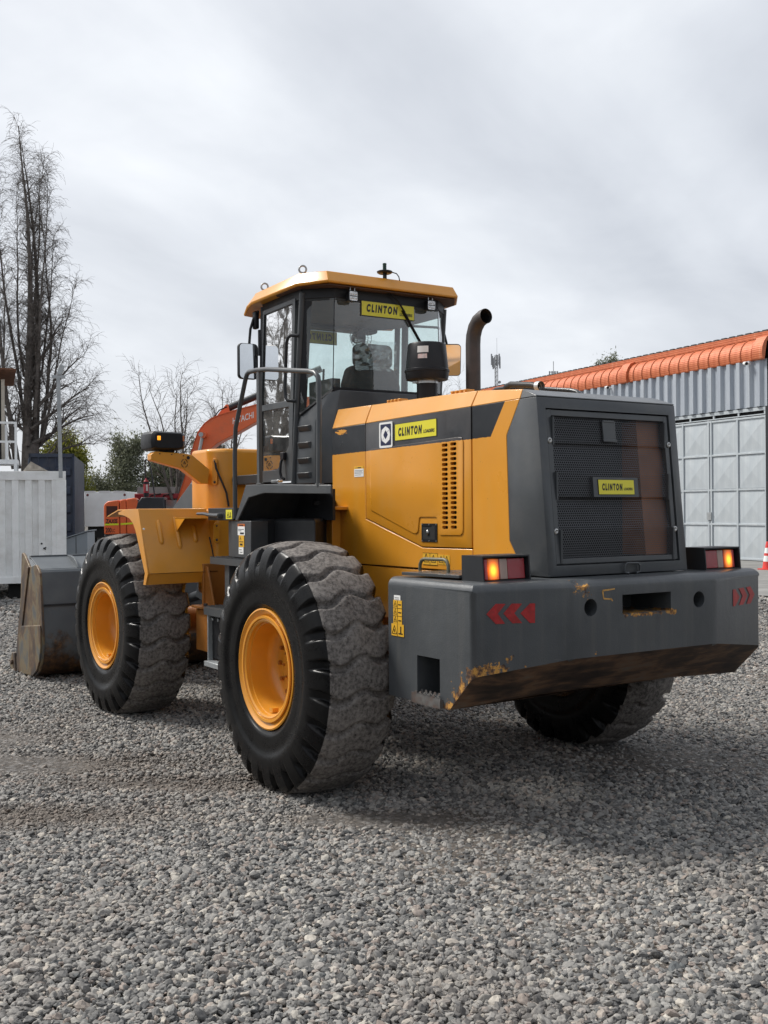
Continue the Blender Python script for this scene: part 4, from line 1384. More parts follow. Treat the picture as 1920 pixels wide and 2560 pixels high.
mb.tube([(1.70 - .055*math.cos(a), .05 + .19*math.sin(a), 2.45 + .18*math.cos(a)*.35 + .0) for a in [2*math.pi*k/20 for k in range(21)]], .014, 8)
mb.box((1.80, -.25, 2.30), (1.93, .35, 2.42))
mb.obj('steering_column', M_black, CB, bevel=.006)
mb = MB()
for r_ in (.03, .06, .085, .105):
    mb.tube([(1.80 + .02*(r_ < .1), -.325 + r_*math.cos(a), 3.085 + r_*math.sin(a)) for a in [2*math.pi*k/20 for k in range(21)]], .0025, 4)
for k in range(24):
    a = 2*math.pi*k/24
    mb.tube([(1.80, -.325, 3.085), (1.81, -.325 + .105*math.cos(a), 3.085 + .105*math.sin(a))], .0015, 4)
mb.cyl((1.83, -.325, 3.085), .045, -.03, .05, 'x', 14)
mb.box((1.80, -.34, 3.10), (1.86, -.31, 3.18))
mb.obj('cab_fan', M_black, CB)
MB().box((1.80, -.5, 3.125), (1.93, .5, 3.165)).obj('visor_console', M_liner, CB, bevel=.02)
MB().tube([(1.55, -.60, 3.17), (1.57, -.60, 2.6), (1.62, -.60, 1.9)], .028, 8).obj('cab_duct', M_black, CB)

# ---- mirrors ----------------------------------------------------------------------------------------------
for (yc, zc, ang, tilt, arm) in ((.716, 2.808, 0, 0, [(1.74, .64, 3.20), (1.76, .672, 3.14), (1.78, .69, 3.06), (1.785, .70, 2.93)]),
                                 (-1.235, 2.955, -31, 12.5, [(1.74, -.63, 3.20), (1.775, -1.08, 3.225), (1.785, -1.15, 3.215), (1.79, -1.175, 3.17), (1.785, -1.20, 3.07)])):
    MR = MB().prism(rrect(-.083, -.138, .083, .138, .032), 'x', -.018, .025).obj('mirror', M_black, LD, bevel=.010, loc=(1.775, yc, zc))
    MR.rotation_euler = (0, R_(-tilt), R_(ang))
    MB().prism(rrect(-.077, -.132, .077, .132, .028), 'x', -.0205, -.0175).obj('mirror_glass', M_mirror, MR, smooth=0)
    MB().tube(arm, .011, 8).obj('mirror_arm', M_black, LD)
    if yc > 0:
        MB().box((1.735, .632, 3.06), (1.79, .672, 3.20)).obj('mirror_foot', M_black, LD, bevel=.012)
    else:
        MB().tube([(1.775, -1.08, 3.07), (1.785, -1.19, 3.075)], .009, 8).obj('mirror_stay', M_black, LD)

# ---- platforms, rails and ladder ------------------------------------------------------------------------------
for sg in (1, -1):
    mb = MB()
    y1, y0 = 1.10*sg, 1.085*sg
    mb.prism([(-.152, 1.807), (.75, 1.831), (1.026, 1.834), (1.208, 1.586), (1.165, 1.586), (.985, 1.745), (.75, 1.772), (-.152, 1.752)], 'y', y0, y1)
    mb.prism([(-.15, y0), (1.026, y0), (1.026, .60*sg), (.80, .60*sg)], 'z', 1.790, 1.803)
    mb.prism([(1.026, 1.830), (1.205, 1.586), (1.19, 1.586), (1.015, 1.822)], 'y', .60*sg, y0)
    PF = mb.obj('platform', M_grey, LD, bevel=.004)
    MB().prism([(.60, 1.585), (1.20, 1.585), (1.03, 1.80), (.60, 1.80)], 'y', .63*sg, .65*sg).obj('platform_lining', M_greyD, PF)
    mb = MB()
    mb.tube([(1.222, 1.09*sg, 1.60), (1.222, 1.09*sg, 2.04), (1.205, 1.09*sg, 2.243), (1.04, 1.09*sg, 2.565), (1.015, 1.09*sg, 2.60), (.98, 1.09*sg, 2.614), (.85, 1.09*sg, 2.612),
             (.70, 1.09*sg, 2.600), (.121, 1.09*sg, 2.522), (.05, 1.09*sg, 2.505), (.012, 1.09*sg, 2.475), (0, 1.09*sg, 2.42), (.012, 1.09*sg, 1.80)], .0165, 10)
    mb.obj('hand_rail', M_grey, LD)
    mb = MB()
    mb.box((.815, 1.073*sg, 1.83), (.853, 1.099*sg, 2.60))
    mb.box((.80, 1.07*sg, 1.833), (.868, 1.10*sg, 1.841))
    mb.obj('rail_post', M_grey, LD, bevel=.003)
    MB().box((-.02, 1.07*sg, 1.812), (.045, 1.10*sg, 1.820)).obj('foot_plate', M_grey, PF, bevel=.003)
MB().box((.80, 1.02, 1.842), (.70, .98, 1.862)).obj('door_catch', M_steel, LD, bevel=.004)
mb = MB()
mb.box((1.235, 1.02, 1.586), (1.677, 1.10, 1.676))
MT = mb.obj('rail_bracket', M_greyD, LD, bevel=.004)
mb = MB()
mb.tube([(1.43, 1.12, 1.622), (1.52, 1.12, 1.622), (1.62, 1.12, 1.627), (1.70, 1.12, 1.634), (1.83, 1.12, 1.634)], [.018, .016, .014, .012, .010], 8)
mb.cyl((1.44, 1.10, 1.622), .02, -.01, .03, 'y', 10)
mb.obj('lock_bar', M_grey, MT)
sticker_side('warning_label', 1.354, 1.596, 1.250, 1.663, 1.1005, [M_yel, M_ink], MT, icons=((.02, .012, .04),), lines=((.05, .012, .09, .018), (.07, .018, .08, .05)))
mb = MB()
mb.box((1.70, .50, 1.865), (2.30, .62, 1.94))
mb.cyl((2.22, 0, 1.905), .022, .62, .645, 'y', 12)
mb.obj('cab_beam', M_greyD, LD, bevel=.006)
# tank behind the ladder
mb = MB()
mb.prism([(1.0, .56), (1.0, .90), (.40, .90), (.78, .61), (.78, .56)], 'z', 1.0, 1.60)
mb.box((1.0, .56, .95), (1.33, 1.0, 1.60))
mb.obj('hydraulic_tank', M_greyD, LD, bevel=.02)
mb = MB()
mb.box((.965, .96, 1.325), (1.21, 1.093, 1.583))
mb.box((1.21, .96, 1.325), (1.30, 1.085, 1.583))
mb.box((1.30, .96, 1.325), (1.405, 1.06, 1.583))
LB = mb.obj('ladder_box', M_grey, LD, bevel=.004)
sticker_side('caution_label', 1.171, 1.483, 1.057, 1.545, 1.0938, [M_white, M_ink], LB, lines=((.01, .04, .10, .043), (.01, .03, .06, .033), (.04, .008, .10, .02)))
sticker_side('caution_label', 1.171, 1.545, 1.057, 1.563, 1.0938, [plain('orange_label', (.55, .14, .03), .5), M_ink], LB, lines=((.02, .005, .09, .012),))
sticker_side('caution_label', 1.154, 1.400, 1.070, 1.4825, 1.0938, [M_yelO, M_ink], LB, icons=((.015, .05, .025),), lines=((.01, .035, .07, .04), (.02, .012, .06, .025)))
sticker_side('caution_label', 1.157, 1.350, 1.080, 1.3985, 1.0938, [M_white, M_ink], LB, lines=((.01, .03, .05, .033), (.02, .012, .06, .016)))
def tread_step(x0, x1, y0, y1, z0, z1, nm='step'):
    mb_ = MB()
    mb_.prism([(x0, y0), (x1, y0), (x1, y1 - .04), (x1 - .05, y1), (x0, y1)], 'z', z0, z1)
    nx = int((x1 - x0)/.022)
    for i in range(nx):
        for j in range(5):
            yy = y0 + (y1 - y0)*(j + .5)/5
            if yy > y1 - .02: continue
            mb_.box((x0 + .006 + .022*i, yy - .006, z1), (x0 + .018 + .022*i, yy + .006, z1 + .008))
    return mb_.obj(nm, M_grey, LD, smooth=0)
tread_step(1.02, 1.65, .90, 1.12, 1.266, 1.311)
mb = MB()
mb.box((1.335, .96, .93), (1.41, 1.09, 1.266))
mb.box((1.06, .94, .86), (1.335, 1.05, 1.266), 1)
mb.lathe([(1.05, .0001), (1.062, .10), (1.05, .115)], (1.17, 0, 1.08), 'y', 20, 1)
for a in (30, 110, 190, 270):
    mb.cyl((1.17 + .10*math.cos(R_(a)), 0, 1.08 + .10*math.sin(R_(a))), .009, 1.055, 1.075, 'y', 6, 1)
mb.obj('ladder_column', [M_grey, M_greyD], LD, bevel=.003)
tread_step(1.40, 1.775, .95, 1.12, .882, .936)
mb = MB()
mb.box((1.44, 1.035, .55), (1.755, 1.05, .88))
mb.obj('rubber_flap', M_black, LD)
mb = MB()
for x in (1.455, 1.735):
    mb.box((x - .008, 1.045, .49), (x + .008, 1.085, .89))
mb.prism([(1.463, 1.02), (1.727, 1.02), (1.727, 1.12), (1.463, 1.12)], 'z', .497, .535)
mb.cyl((1.70, 0, .845), .013, 1.05, 1.064, 'y', 10)
mb.cyl((1.60, 0, .845), .013, 1.05, 1.064, 'y', 10)
mb.obj('hanging_step', M_galv, LD, bevel=.003)
# rubber cab mount on an orange bracket
mb = MB()
mb.box((.60, .50, 1.655), (1.0, .64, 1.678))
mb.prism([(.70, 1.20), (.86, 1.20), (.86, 1.56), (.94, 1.62), (.94, 1.655), (.70, 1.655)], 'y', .53, .60)
mb.tube([(.84, .61, 1.65), (.82, .61, 1.55), (.82, .61, 1.2)], .02, 8)
mb.obj('cab_mount_bracket', M_orange, LD, bevel=.004)
mb = MB()
mb.lathe([(1.60, .0001), (1.60, .06), (1.65, .065), (1.68, .065), (1.69, .09), (1.72, .09), (1.735, .06), (1.76, .055), (1.77, .0001)], (.84, .58, 0), 'z', 20)
mb.obj('rubber_mount', M_black, LD)

# ================================================================== GROUND
def ground_mat():
    m, nt, b = new_mat('gravel_bed')
    P = OBJ(nt)
    vo = N(nt, 'ShaderNodeTexVoronoi', {0: P, 'Scale': 26.0, 'Randomness': 1.0})
    big = NOISE(nt, P, 0.55, 5, 0.6)
    stone = RAMP(nt, N(nt, 'ShaderNodeSeparateColor', {0: vo.outputs['Color']}).outputs[0],
                 [(0.1, (0.12, 0.115, 0.11)), (0.5, (0.22, 0.215, 0.21)), (0.9, (0.33, 0.325, 0.32))])
    edge = RAMP(nt, vo.outputs['Distance'], [(0.25, (1, 1, 1)), (0.65, (0.30, 0.29, 0.28))])
    c = MIX(nt, 1.0, stone, edge, 'MULTIPLY')
    soil = RAMP(nt, NOISE(nt, P, 9, 6, 0.65), [(0.35, (0.055, 0.046, 0.038)), (0.65, (0.14, 0.118, 0.097))])
    c = MIX(nt, RAMP(nt, big, [(0.42, (0.45,)*3), (0.60, (0.95,)*3)]), c, soil)
    setin(nt, b, Base_Color=c, Roughness=0.9)
    h = MA(nt, 'SUBTRACT', NOISE(nt, P, 60, 4), MA(nt, 'MULTIPLY', vo.outputs['Distance'], 0.8))
    setin(nt, b, Normal=BUMP(nt, h, 0.9, 0.02))
    return m


def concrete_mat():
    m, nt, b = new_mat('concrete_apron')
    P = OBJ(nt)
    c = RAMP(nt, NOISE(nt, P, 0.8, 7, 0.65), [(0.35, (0.15, 0.145, 0.135)), (0.65, (0.27, 0.265, 0.25))])
    setin(nt, b, Base_Color=c, Roughness=0.8, Normal=BUMP(nt, NOISE(nt, P, 40, 5), 0.3, 0.005))
    return m


gb = MB()
xs = [-400, -60, -30, -20, -15, -12, -10, -8, -6, -4, -2, 0, 2, 4, 6, 8, 10, 13, 17, 22, 30, 45, 70, 400]
def gz(x, y):
    """slight unevenness of the yard"""
    return 0.012*math.sin(x*1.3 + .7*y) + 0.010*math.sin(y*1.9 - .5*x + 1) - .018
gv = [(x, y, gz(x, y) if abs(x) < 40 and abs(y) < 40 else -.02) for x in xs for y in xs]
n_ = len(xs)
gb.add(gv, [(i*n_ + j, (i+1)*n_ + j, (i+1)*n_ + j + 1, i*n_ + j + 1) for i in range(n_-1) for j in range(n_-1)])
tag(gb.obj('ground', ground_mat(), smooth=60), kind='structure')

YW = YAW - math.pi/2
FX, FY = math.cos(YAW), math.sin(YAW)
def yard(a, d, z=0.0):
    """yard axes: a metres to the right, d metres into the yard from where one stands"""
    return Vector((CAM.x + d*FX + a*FY, CAM.y + d*FY - a*FX, z))


def stone_mat():
    m, nt, b = new_mat('gravel_stone')
    P = OBJ(nt)
    rnd = N(nt, 'ShaderNodeObjectInfo').outputs['Random']
    c = RAMP(nt, rnd, [(0.0, (0.055, 0.057, 0.060)), (0.2, (0.135, 0.134, 0.132)), (0.45, (0.235, 0.23, 0.22)), (0.7, (0.33, 0.322, 0.305)), (0.84, (0.27, 0.225, 0.198)), (0.92, (0.47, 0.44, 0.39)), (1.0, (0.11, 0.12, 0.125))])
    geo = N(nt, 'ShaderNodeNewGeometry').outputs['Position']
    n = NOISE(nt, geo, 70, 4, 0.65)
    c = MIX(nt, 1.0, c, RAMP(nt, n, [(0.3, (0.72, 0.71, 0.70)), (0.7, (1.12, 1.11, 1.09))]), 'MULTIPLY')
    dust = NOISE(nt, geo, 0.8, 5, 0.6)
    c = MIX(nt, RAMP(nt, dust, [(0.5, (0, 0, 0)), (0.72, (0.35,)*3)]), c, (0.20, 0.17, 0.145))
    silt = N(nt, 'ShaderNodeAttribute', attribute_name='silt', attribute_type='INSTANCER').outputs['Fac']
    c = MIX(nt, MA(nt, 'MULTIPLY', silt, 0.8, clamp=True), c, (0.17, 0.138, 0.112))
    setin(nt, b, Base_Color=c, Roughness=0.75, Specular_IOR_Level=0.3)
    return m


def build_gravel():
    rng = np.random.default_rng(11)
    pts, scl, rot = [], [], []
    def zone(d0, d1, sp, s0, s1, half):
        n_d = int((d1 - d0)/sp)
        w = math.tan(half)*d1
        n_a = int(2*w/sp)
        D, A = np.meshgrid(d0 + (np.arange(n_d) + .5)*sp, -w + (np.arange(n_a) + .5)*sp, indexing='ij')
        D = (D + rng.uniform(-.48, .48, D.shape)*sp).ravel()
        A = (A + rng.uniform(-.48, .48, A.shape)*sp).ravel()
        k = np.abs(A) < np.tan(half)*D + .25
        D, A = D[k], A[k]
        s = rng.uniform(s0, s1, len(D))*(1 + .35*(rng.random(len(D)) > .93))
        pts.append(np.stack([A, D], 1))
        scl.append(s)
    zone(2.6, 6.5, .0190, .0074, .0170, R_(38))
    zone(2.6, 6.5, .046, .0120, .0205, R_(38))
    zone(6.5, 10.5, .0225, .0092, .0180, R_(33))
    zone(10.5, 17.0, .033, .0140, .0235, R_(26))
    zone(17.0, 30.0, .085, .028, .045, R_(24))
    A, D = np.concatenate(pts).T
    s = np.concatenate(scl)
    X = CAM.x + D*FX + A*FY
    Y = CAM.y + D*FY - A*FX
    # bare, compacted patches where tyres turned
    sil = np.zeros_like(X)
    for (cx, cy, rx, ry, an) in ((1.45, 2.35, .95, .28, .95), (.45, 1.85, .75, .22, .90), (.25, 2.85, .80, .25, 1.0), (-.85, 1.25, .5, .15, 1.0), (2.8, 2.9, .9, .25, .95)):
        ca, sa = math.cos(an), math.sin(an)
        u = ((X - cx)*ca + (Y - cy)*sa)/rx
        v = (-(X - cx)*sa + (Y - cy)*ca)/ry
        sil = np.maximum(sil, np.exp(-(u*u + v*v)))
    wob = np.sin(X*9 + 3*np.sin(Y*5)) * np.sin(Y*11 + 2*np.sin(X*7))*.18
    sil = np.clip(sil + wob*sil, 0, 1)
    keep = rng.random(len(X)) > np.clip(sil*.75 - .15, 0, .6)
    s = s*(1 - .55*sil*rng.random(len(X))**.4)
    # not on the concrete apron by the warehouse
    nx, ny = .134, .991
    dist = (X - 15.334)*nx + (Y + 23.03)*ny
    keep &= dist > 9.6 + .25*np.sin(X*3) + rng.uniform(-.4, .4, len(X))
    X, Y, s, sil = X[keep], Y[keep], s[keep], sil[keep]
    gz_ = .012*np.sin(X*1.3 + .7*Y) + .010*np.sin(Y*1.9 - .5*X + 1) - .018
    Z = gz_ + .004 + rng.uniform(-.004, .013, len(X))*(s/.02) - sil*.008
    me = bpy.data.meshes.new('gravel')
    me.vertices.add(len(X))
    me.vertices.foreach_set('co', np.stack([X, Y, Z], 1).astype(np.float32).ravel())
    at = me.attributes.new('scl', 'FLOAT', 'POINT')
    at.data.foreach_set('value', s.astype(np.float32))
    rt_ = np.stack([rng.normal(0, .45, len(X)), rng.normal(0, .45, len(X)), rng.uniform(0, 6.283, len(X))], 1).astype(np.float32)
    at = me.attributes.new('rot', 'FLOAT_VECTOR', 'POINT')
    at.data.foreach_set('vector', rt_.ravel())
    at = me.attributes.new('silt', 'FLOAT', 'POINT')
    at.data.foreach_set('value', sil.astype(np.float32))
    at = me.attributes.new('idx', 'INT', 'POINT')
    at.data.foreach_set('value', rng.integers(0, 10, len(X)).astype(np.int32))
    o = link('gravel', me)
    mat_ = stone_mat()
    me.materials.append(mat_)
    g = bpy.data.node_groups.new('scatter_stones', 'GeometryNodeTree')
    g.interface.new_socket('Geometry', in_out='INPUT', socket_type='NodeSocketGeometry')
    g.interface.new_socket('Geometry', in_out='OUTPUT', socket_type='NodeSocketGeometry')
    gi = g.nodes.new('NodeGroupInput')
    go = g.nodes.new('NodeGroupOutput')
    jn = g.nodes.new('GeometryNodeJoinGeometry')
    rr = random.Random(4)
    for k in range(10):
        ico = g.nodes.new('GeometryNodeMeshIcoSphere')
        ico.inputs['Radius'].default_value = 1.0
        ico.inputs['Subdivisions'].default_value = 3 if k % 2 == 0 else 2
        sp = g.nodes.new('GeometryNodeSetPosition')
        pos = g.nodes.new('GeometryNodeInputPosition')
        nz = g.nodes.new('ShaderNodeTexNoise')
        nz.noise_dimensions = '3D'
        nz.inputs['Scale'].default_value = rr.uniform(.9, 1.5)
        nz.inputs['Detail'].default_value = 1.5
        ad = g.nodes.new('ShaderNodeVectorMath')
        ad.operation = 'ADD'
        ad.inputs[1].default_value = (k*7.3, k*3.1, k*5.7)
        g.links.new(pos.outputs[0], ad.inputs[0])
        g.links.new(ad.outputs[0], nz.inputs['Vector'])
        ma = g.nodes.new('ShaderNodeMath')
        ma.operation = 'MULTIPLY_ADD'
        ma.inputs[1].default_value = 1.5
        ma.inputs[2].default_value = .25
        g.links.new(nz.outputs[0], ma.inputs[0])
        sc = g.nodes.new('ShaderNodeVectorMath')
        sc.operation = 'SCALE'
        g.links.new(pos.outputs[0], sc.inputs[0])
        g.links.new(ma.outputs[0], sc.inputs['Scale'])
        g.links.new(ico.outputs[0], sp.inputs['Geometry'])
        g.links.new(sc.outputs[0], sp.inputs['Position'])
        tf = g.nodes.new('GeometryNodeTransform')
        g.links.new(sp.outputs[0], tf.inputs['Geometry'])
        tf.inputs['Scale'].default_value = (rr.uniform(1.0, 1.35), rr.uniform(.75, 1.0), rr.uniform(.42, .66))
        sm = g.nodes.new('GeometryNodeSetShadeSmooth')
        sm.inputs['Shade Smooth'].default_value = (k % 2 == 0)
        g.links.new(tf.outputs[0], sm.inputs[0])
        mt = g.nodes.new('GeometryNodeSetMaterial')
        mt.inputs['Material'].default_value = mat_
        g.links.new(sm.outputs[0], mt.inputs['Geometry'])
        ti = g.nodes.new('GeometryNodeGeometryToInstance')
        g.links.new(mt.outputs[0], ti.inputs[0])
        g.links.new(ti.outputs[0], jn.inputs[0])
    ip = g.nodes.new('GeometryNodeInstanceOnPoints')
    ip.inputs['Pick Instance'].default_value = True
    for nm, ty, tgt in (('idx', 'INT', 'Instance Index'), ('rot', 'FLOAT_VECTOR', 'Rotation'), ('scl', 'FLOAT', 'Scale')):
        na = g.nodes.new('GeometryNodeInputNamedAttribute')
        na.data_type = ty
        na.inputs['Name'].default_value = nm
        out_ = [s_ for s_ in na.outputs if s_.enabled and s_.name == 'Attribute'][0]
        if nm == 'rot':
            er = g.nodes.new('FunctionNodeEulerToRotation')
            g.links.new(out_, er.inputs[0])
            g.links.new(er.outputs[0], ip.inputs[tgt])
        else:
            g.links.new(out_, ip.inputs[tgt])
    g.links.new(gi.outputs[0], ip.inputs['Points'])
    g.links.new(jn.outputs[0], ip.inputs['Instance'])
    g.links.new(ip.outputs[0], go.inputs[0])
    md_ = o.modifiers.new('stones', 'NODES')
    md_.node_group = g
    tag(o, 'loose grey gravel covering the yard', 'gravel', kind='stuff')


build_gravel()

# ================================================================== WAREHOUSE
WH = empty('warehouse', (15.334, -23.03, 0), R_(-7.7))
tag(WH, 'corrugated metal warehouse with orange curved eaves and grey panelled gate', 'building')
def corr_mat(name, c0, c1, streak, fine=False):
    m, nt, b = new_mat(name)
    P = OBJ(nt)
    st = N(nt, 'ShaderNodeMapping', {0: P, 3: (6, 6, .55)}).outputs[0]
    n = NOISE(nt, st, 1.0, 6, 0.6)
    c = RAMP(nt, n, [(0.3, c0), (0.62, c1), (0.8, streak)])
    h = NOISE(nt, P, 2.2, 3)
    if fine:
        h = MA(nt, 'ADD', MA(nt, 'MULTIPLY', h, 1.5), MA(nt, 'MULTIPLY', N(nt, 'ShaderNodeTexWave', {0: P, 'Scale': 5.0}, bands_direction='Z').outputs[1], 0.35))
    setin(nt, b, Base_Color=c, Roughness=0.5, Metallic=0.15, Normal=BUMP(nt, h, 0.35, 0.03))
    return m
M_clad = corr_mat('blue_grey_sheeting', (.30, .335, .385), (.40, .435, .475), (.48, .50, .51))
M_eave = corr_mat('orange_sheeting', (.44, .105, .038), (.56, .155, .06), (.56, .28, .18), True)
M_gate = corr_mat('grey_gate_paint', (.40, .44, .47), (.48, .515, .535), (.56, .58, .59))
M_roofd = corr_mat('dark_roof_sheeting', (.04, .037, .036), (.07, .065, .06), (.10, .09, .08))
# cladding sheets: trapezoid ribs
sheet_w = 1.68
cl = MB()
prof = []
for k in range(4):
    x = k*.42
    prof += [(x, 0), (x + .15, 0), (x + .21, .10), (x + .36, .10)]
prof.append((sheet_w, 0))
nv = len(prof)
cl.add([(x, y, 4.72) for x, y in prof] + [(x, y, 6.16) for x, y in prof], [(i, i+1, i+1+nv, i+nv) for i in range(nv-1)])
cl_me = cl.mesh('cladding_sheet', [M_clad], 0, fix=False)
for k in range(13):
    o = link('cladding_sheet', cl_me, WH, (-.16 + sheet_w*k, 0, 0))
# curved eave panels, one per rib bay
ev = MB()
arc = [(.03, 6.13), (.10, 6.15), (.13, 6.30), (.12, 6.45), (.06, 6.60), (-.05, 6.73), (-.22, 6.83), (-.45, 6.88)]
bay = .475
rows = []
for (y, z) in arc:
    rows.append([(0, y, z), (.020, y + .028, z + .014), (.045, y + .028, z + .014), (.065, y, z), (bay, y, z)])
ev.add([p for r in rows for p in r], [(i*5 + j, i*5 + j + 1, (i+1)*5 + j + 1, (i+1)*5 + j) for i in range(len(arc)-1) for j in range(4)])
ev_me = ev.mesh('eave_panel', [M_eave], 30, fix=False)
for k in range(44):
    link('eave_panel', ev_me, WH, (-.16 + bay*k, 0, 0))
for x in (-.16, 6.35):
    MB().prism([(.10, 6.12), (.18, 6.15), (.21, 6.30), (.19, 6.5), (.12, 6.66), (0, 6.82), (-.3, 6.93), (-.45, 6.95), (-.45, 6.80), (0, 6.7)], 'x', x, x + .42).obj('eave_patch', M_eave, WH, smooth=30)
MB().box((-.2, -.34, 6.84), (21, -.20, 7.025)).obj('eave_rail', M_eave, WH)
mb = MB()
mb.prism([(-.30, 7.03), (-.30, 7.075), (-6, 7.55), (-6, 7.50)], 'x', -.3, 21)
for k in range(60):
    mb.box((-.28 + .355*k, -.32, 7.03), (-.08 + .355*k, -.24, 7.085))
mb.obj('roof_sheet', M_roofd, WH, smooth=0)
MB().box((-.2, -.30, 0), (21, -.12, 4.60)).obj('wall', M_clad, WH)
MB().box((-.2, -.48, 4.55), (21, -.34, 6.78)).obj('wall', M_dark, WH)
# beam over the gate
mb = MB()
mb.box((-.2, -.02, 4.60), (21, .03, 4.70))
mb.box((-.2, -.02, 4.47), (21, .02, 4.50))
for k in range(20):
    mb.box((-.1 + 1.1*k, -.02, 4.50), (-.04 + 1.1*k, .02, 4.60))
mb.obj('gate_beam', M_gate, WH, smooth=0)
MB().box((-.2, -.12, 4.45), (21, -.08, 4.62)).obj('gate_beam', M_dark, WH)
MB().box((-.30, -.2, 0), (-.14, .06, 4.7)).obj('corner_post', M_greyD, WH)
MB().prism([(-.22, 0), (-.22, 6.8), (-6, 7.4), (-6, 0)], 'x', -.28, -.215).obj('wall', M_clad, WH)
# gate leaves: frame bars and pressed pyramid panels
GT = MB()
cols = [-.12, 1.07, 2.24, 2.36, 3.58, 4.78, 4.90, 6.1, 7.3]
rows_ = [.05, 1.12, 2.21, 3.32, 4.41]
for x in cols:
    GT.box((x - .035, -.02, .03), (x + .035, .045, 4.45))
for z in rows_:
    GT.box((-.12, -.018, z - .03), (7.3, .040, z + .03))
G0 = GT.obj('gate', M_gate, WH, bevel=.004, smooth=0)
pm = MB()
pw, phh = 1.13, 1.03
c4 = [(-pw/2, 0, -phh/2), (pw/2, 0, -phh/2), (pw/2, 0, phh/2), (-pw/2, 0, phh/2)]
pm.add(c4 + [(0, .038, 0)], [(0, 1, 4), (1, 2, 4), (2, 3, 4), (3, 0, 4)])
pm_me = pm.mesh('gate_panel', [M_gate], 0)
spans = [(-.12, 1.07), (1.07, 2.24), (2.36, 3.58), (3.58, 4.78), (4.90, 6.1), (6.1, 7.3)]
for (a, b_) in spans:
    for i in range(4):
        o = link('gate_panel', pm_me, G0, ((a + b_)/2, 0, (rows_[i] + rows_[i+1])/2))
        o.scale = (((b_ - a) - .06)/pw, 1, 1)
MB().box((2.22, .04, 1.25), (2.42, .07, 1.50)).obj('gate_lock', M_galv, G0)
# cameras on the cladding
for i, s_ in enumerate((7.38, .47)):
    v = Matrix.Rotation(R_(-7.7), 4, 'Z') @ Vector((s_, .22, 6.06)) + Vector((15.334, -23.03, 0))
    mb = MB()
    mb.tube([(0, -.16, 0), (0, -.02, 0)], .03, 8)
    mb.tube([(.10, -.02, .02), (-.07, .06, -.01)], .055, 12)
    mb.tube([(-.07, .06, -.01), (-.10, .075, -.016)], [.05, .04], 12, 1)
    o = mb.obj('security_camera', [M_white, M_black], loc=v, rotz=R_(-7.7))
    tag(o, ('small white security camera on the warehouse wall above the loader grille', 'small white security camera at the near corner of the warehouse')[i], 'camera', 'cameras on the warehouse')
ap = MB()
ap.add([(-25, 9.4, .004), (40, 9.4, .004), (40, -.1, .004), (-25, -.1, .004)], [(0, 1, 2, 3)])
tag(ap.obj('concrete_apron', concrete_mat(), loc=(15.334, -23.03, 0), rotz=R_(-7.7)), kind='structure')
# traffic cone by the gate
cp = yard(10.13, 28.3)
mb = MB()
mb.box((-.19, -.19, .0), (.19, .19, .035))
hs = [(.035, .145), (.22, .122), (.37, .102), (.44, .093), (.58, .073), (.66, .062), (.74, .045)]
for k in range(6):
    mb.lathe([hs[k], hs[k+1]], (0, 0, 0), 'z', 20, 1 if k in (1, 3) else 0)
mb.lathe([(.74, .045), (.745, .03), (.74, .0001)], (0, 0, 0), 'z', 20)
tag(mb.obj('traffic_cone', [plain('cone_red', (.62, .045, .035), .5), M_white], loc=cp), 'red and white striped traffic cone by the warehouse gate', 'cone')

# ================================================================== FAR YARD
def yobj(name, a, d, turn=0.0, z=0.0):
    e_ = empty(name, yard(a, d, z), YW + turn)
    return e_


M_contw = plain('white_container_paint', (.87, .88, .87), .5, var=.05, scale=2, dirt=(.40, .36, .30), dirt_amt=.35, dscale=3)
M_contb = plain('blue_container_paint', (.028, .042, .072), .5, var=.2, scale=2, dirt=(.09, .09, .10), dirt_amt=.5, dscale=3)
# white cabin: local x runs right, y away; the seen face lies on y=0, right edge at x=0
WC = yobj('site_container', -6.13, 20.6, math.atan2(6.13, 20.6))
tag(WC, 'white ribbed container cabin raised on blocks left of the bucket', 'container')
zb_, zt_ = .33, 2.40
mb = MB()
mb.box((-6, .03, zb_), (0, 2.4, zt_))
mb.obj('body', M_contw, WC)
prof = []
x = -6.0
while x < -.22:
    prof += [(x, 0), (x + .115, 0), (x + .128, .06), (x + .227, .06), (x + .24, 0)]
    x += .24
wallp = MB()
nv = len(prof)
wallp.add([(x, y - .045, zb_ + .1) for x, y in prof] + [(x, y - .045, zt_ - .12) for x, y in prof], [(i, i+1, i+1+nv, i+nv) for i in range(nv-1)])
wallp.obj('ribbed_wall', M_contw, WC, smooth=0, fix=False)
mb = MB()
mb.box((-6, -.055, zt_ - .13), (.02, .03, zt_ + .04))
mb.box((-6, -.055, zb_ - .02), (.02, .03, zb_ + .11))
mb.box((-.16, -.056, zb_ + .11), (.02, .03, zt_ - .13))
mb.obj('corner_frame', M_contw, WC, bevel=.006)
mb = MB()
mb.cyl((-.075, 0, zt_ - .05), .035, -.062, -.057, 'y', 14)
mb.cyl((-.43, 0, zb_ + .73), .018, -.062, -.057, 'y', 10)
mb.tube([(-.40, -.06, zb_ + .64), (-.36, -.07, zb_ + .62), (-.35, -.06, zb_ + .66), (-.40, -.06, zb_ + .64)], .012, 6)
mb.obj('corner_hole', M_dark, WC)
for bx_ in (-5.7, -3.2, -.9):
    MB().box((bx_ - .15, .25, 0), (bx_ + .15, .65, zb_ - .02)).obj('support_block', M_dark, WC)
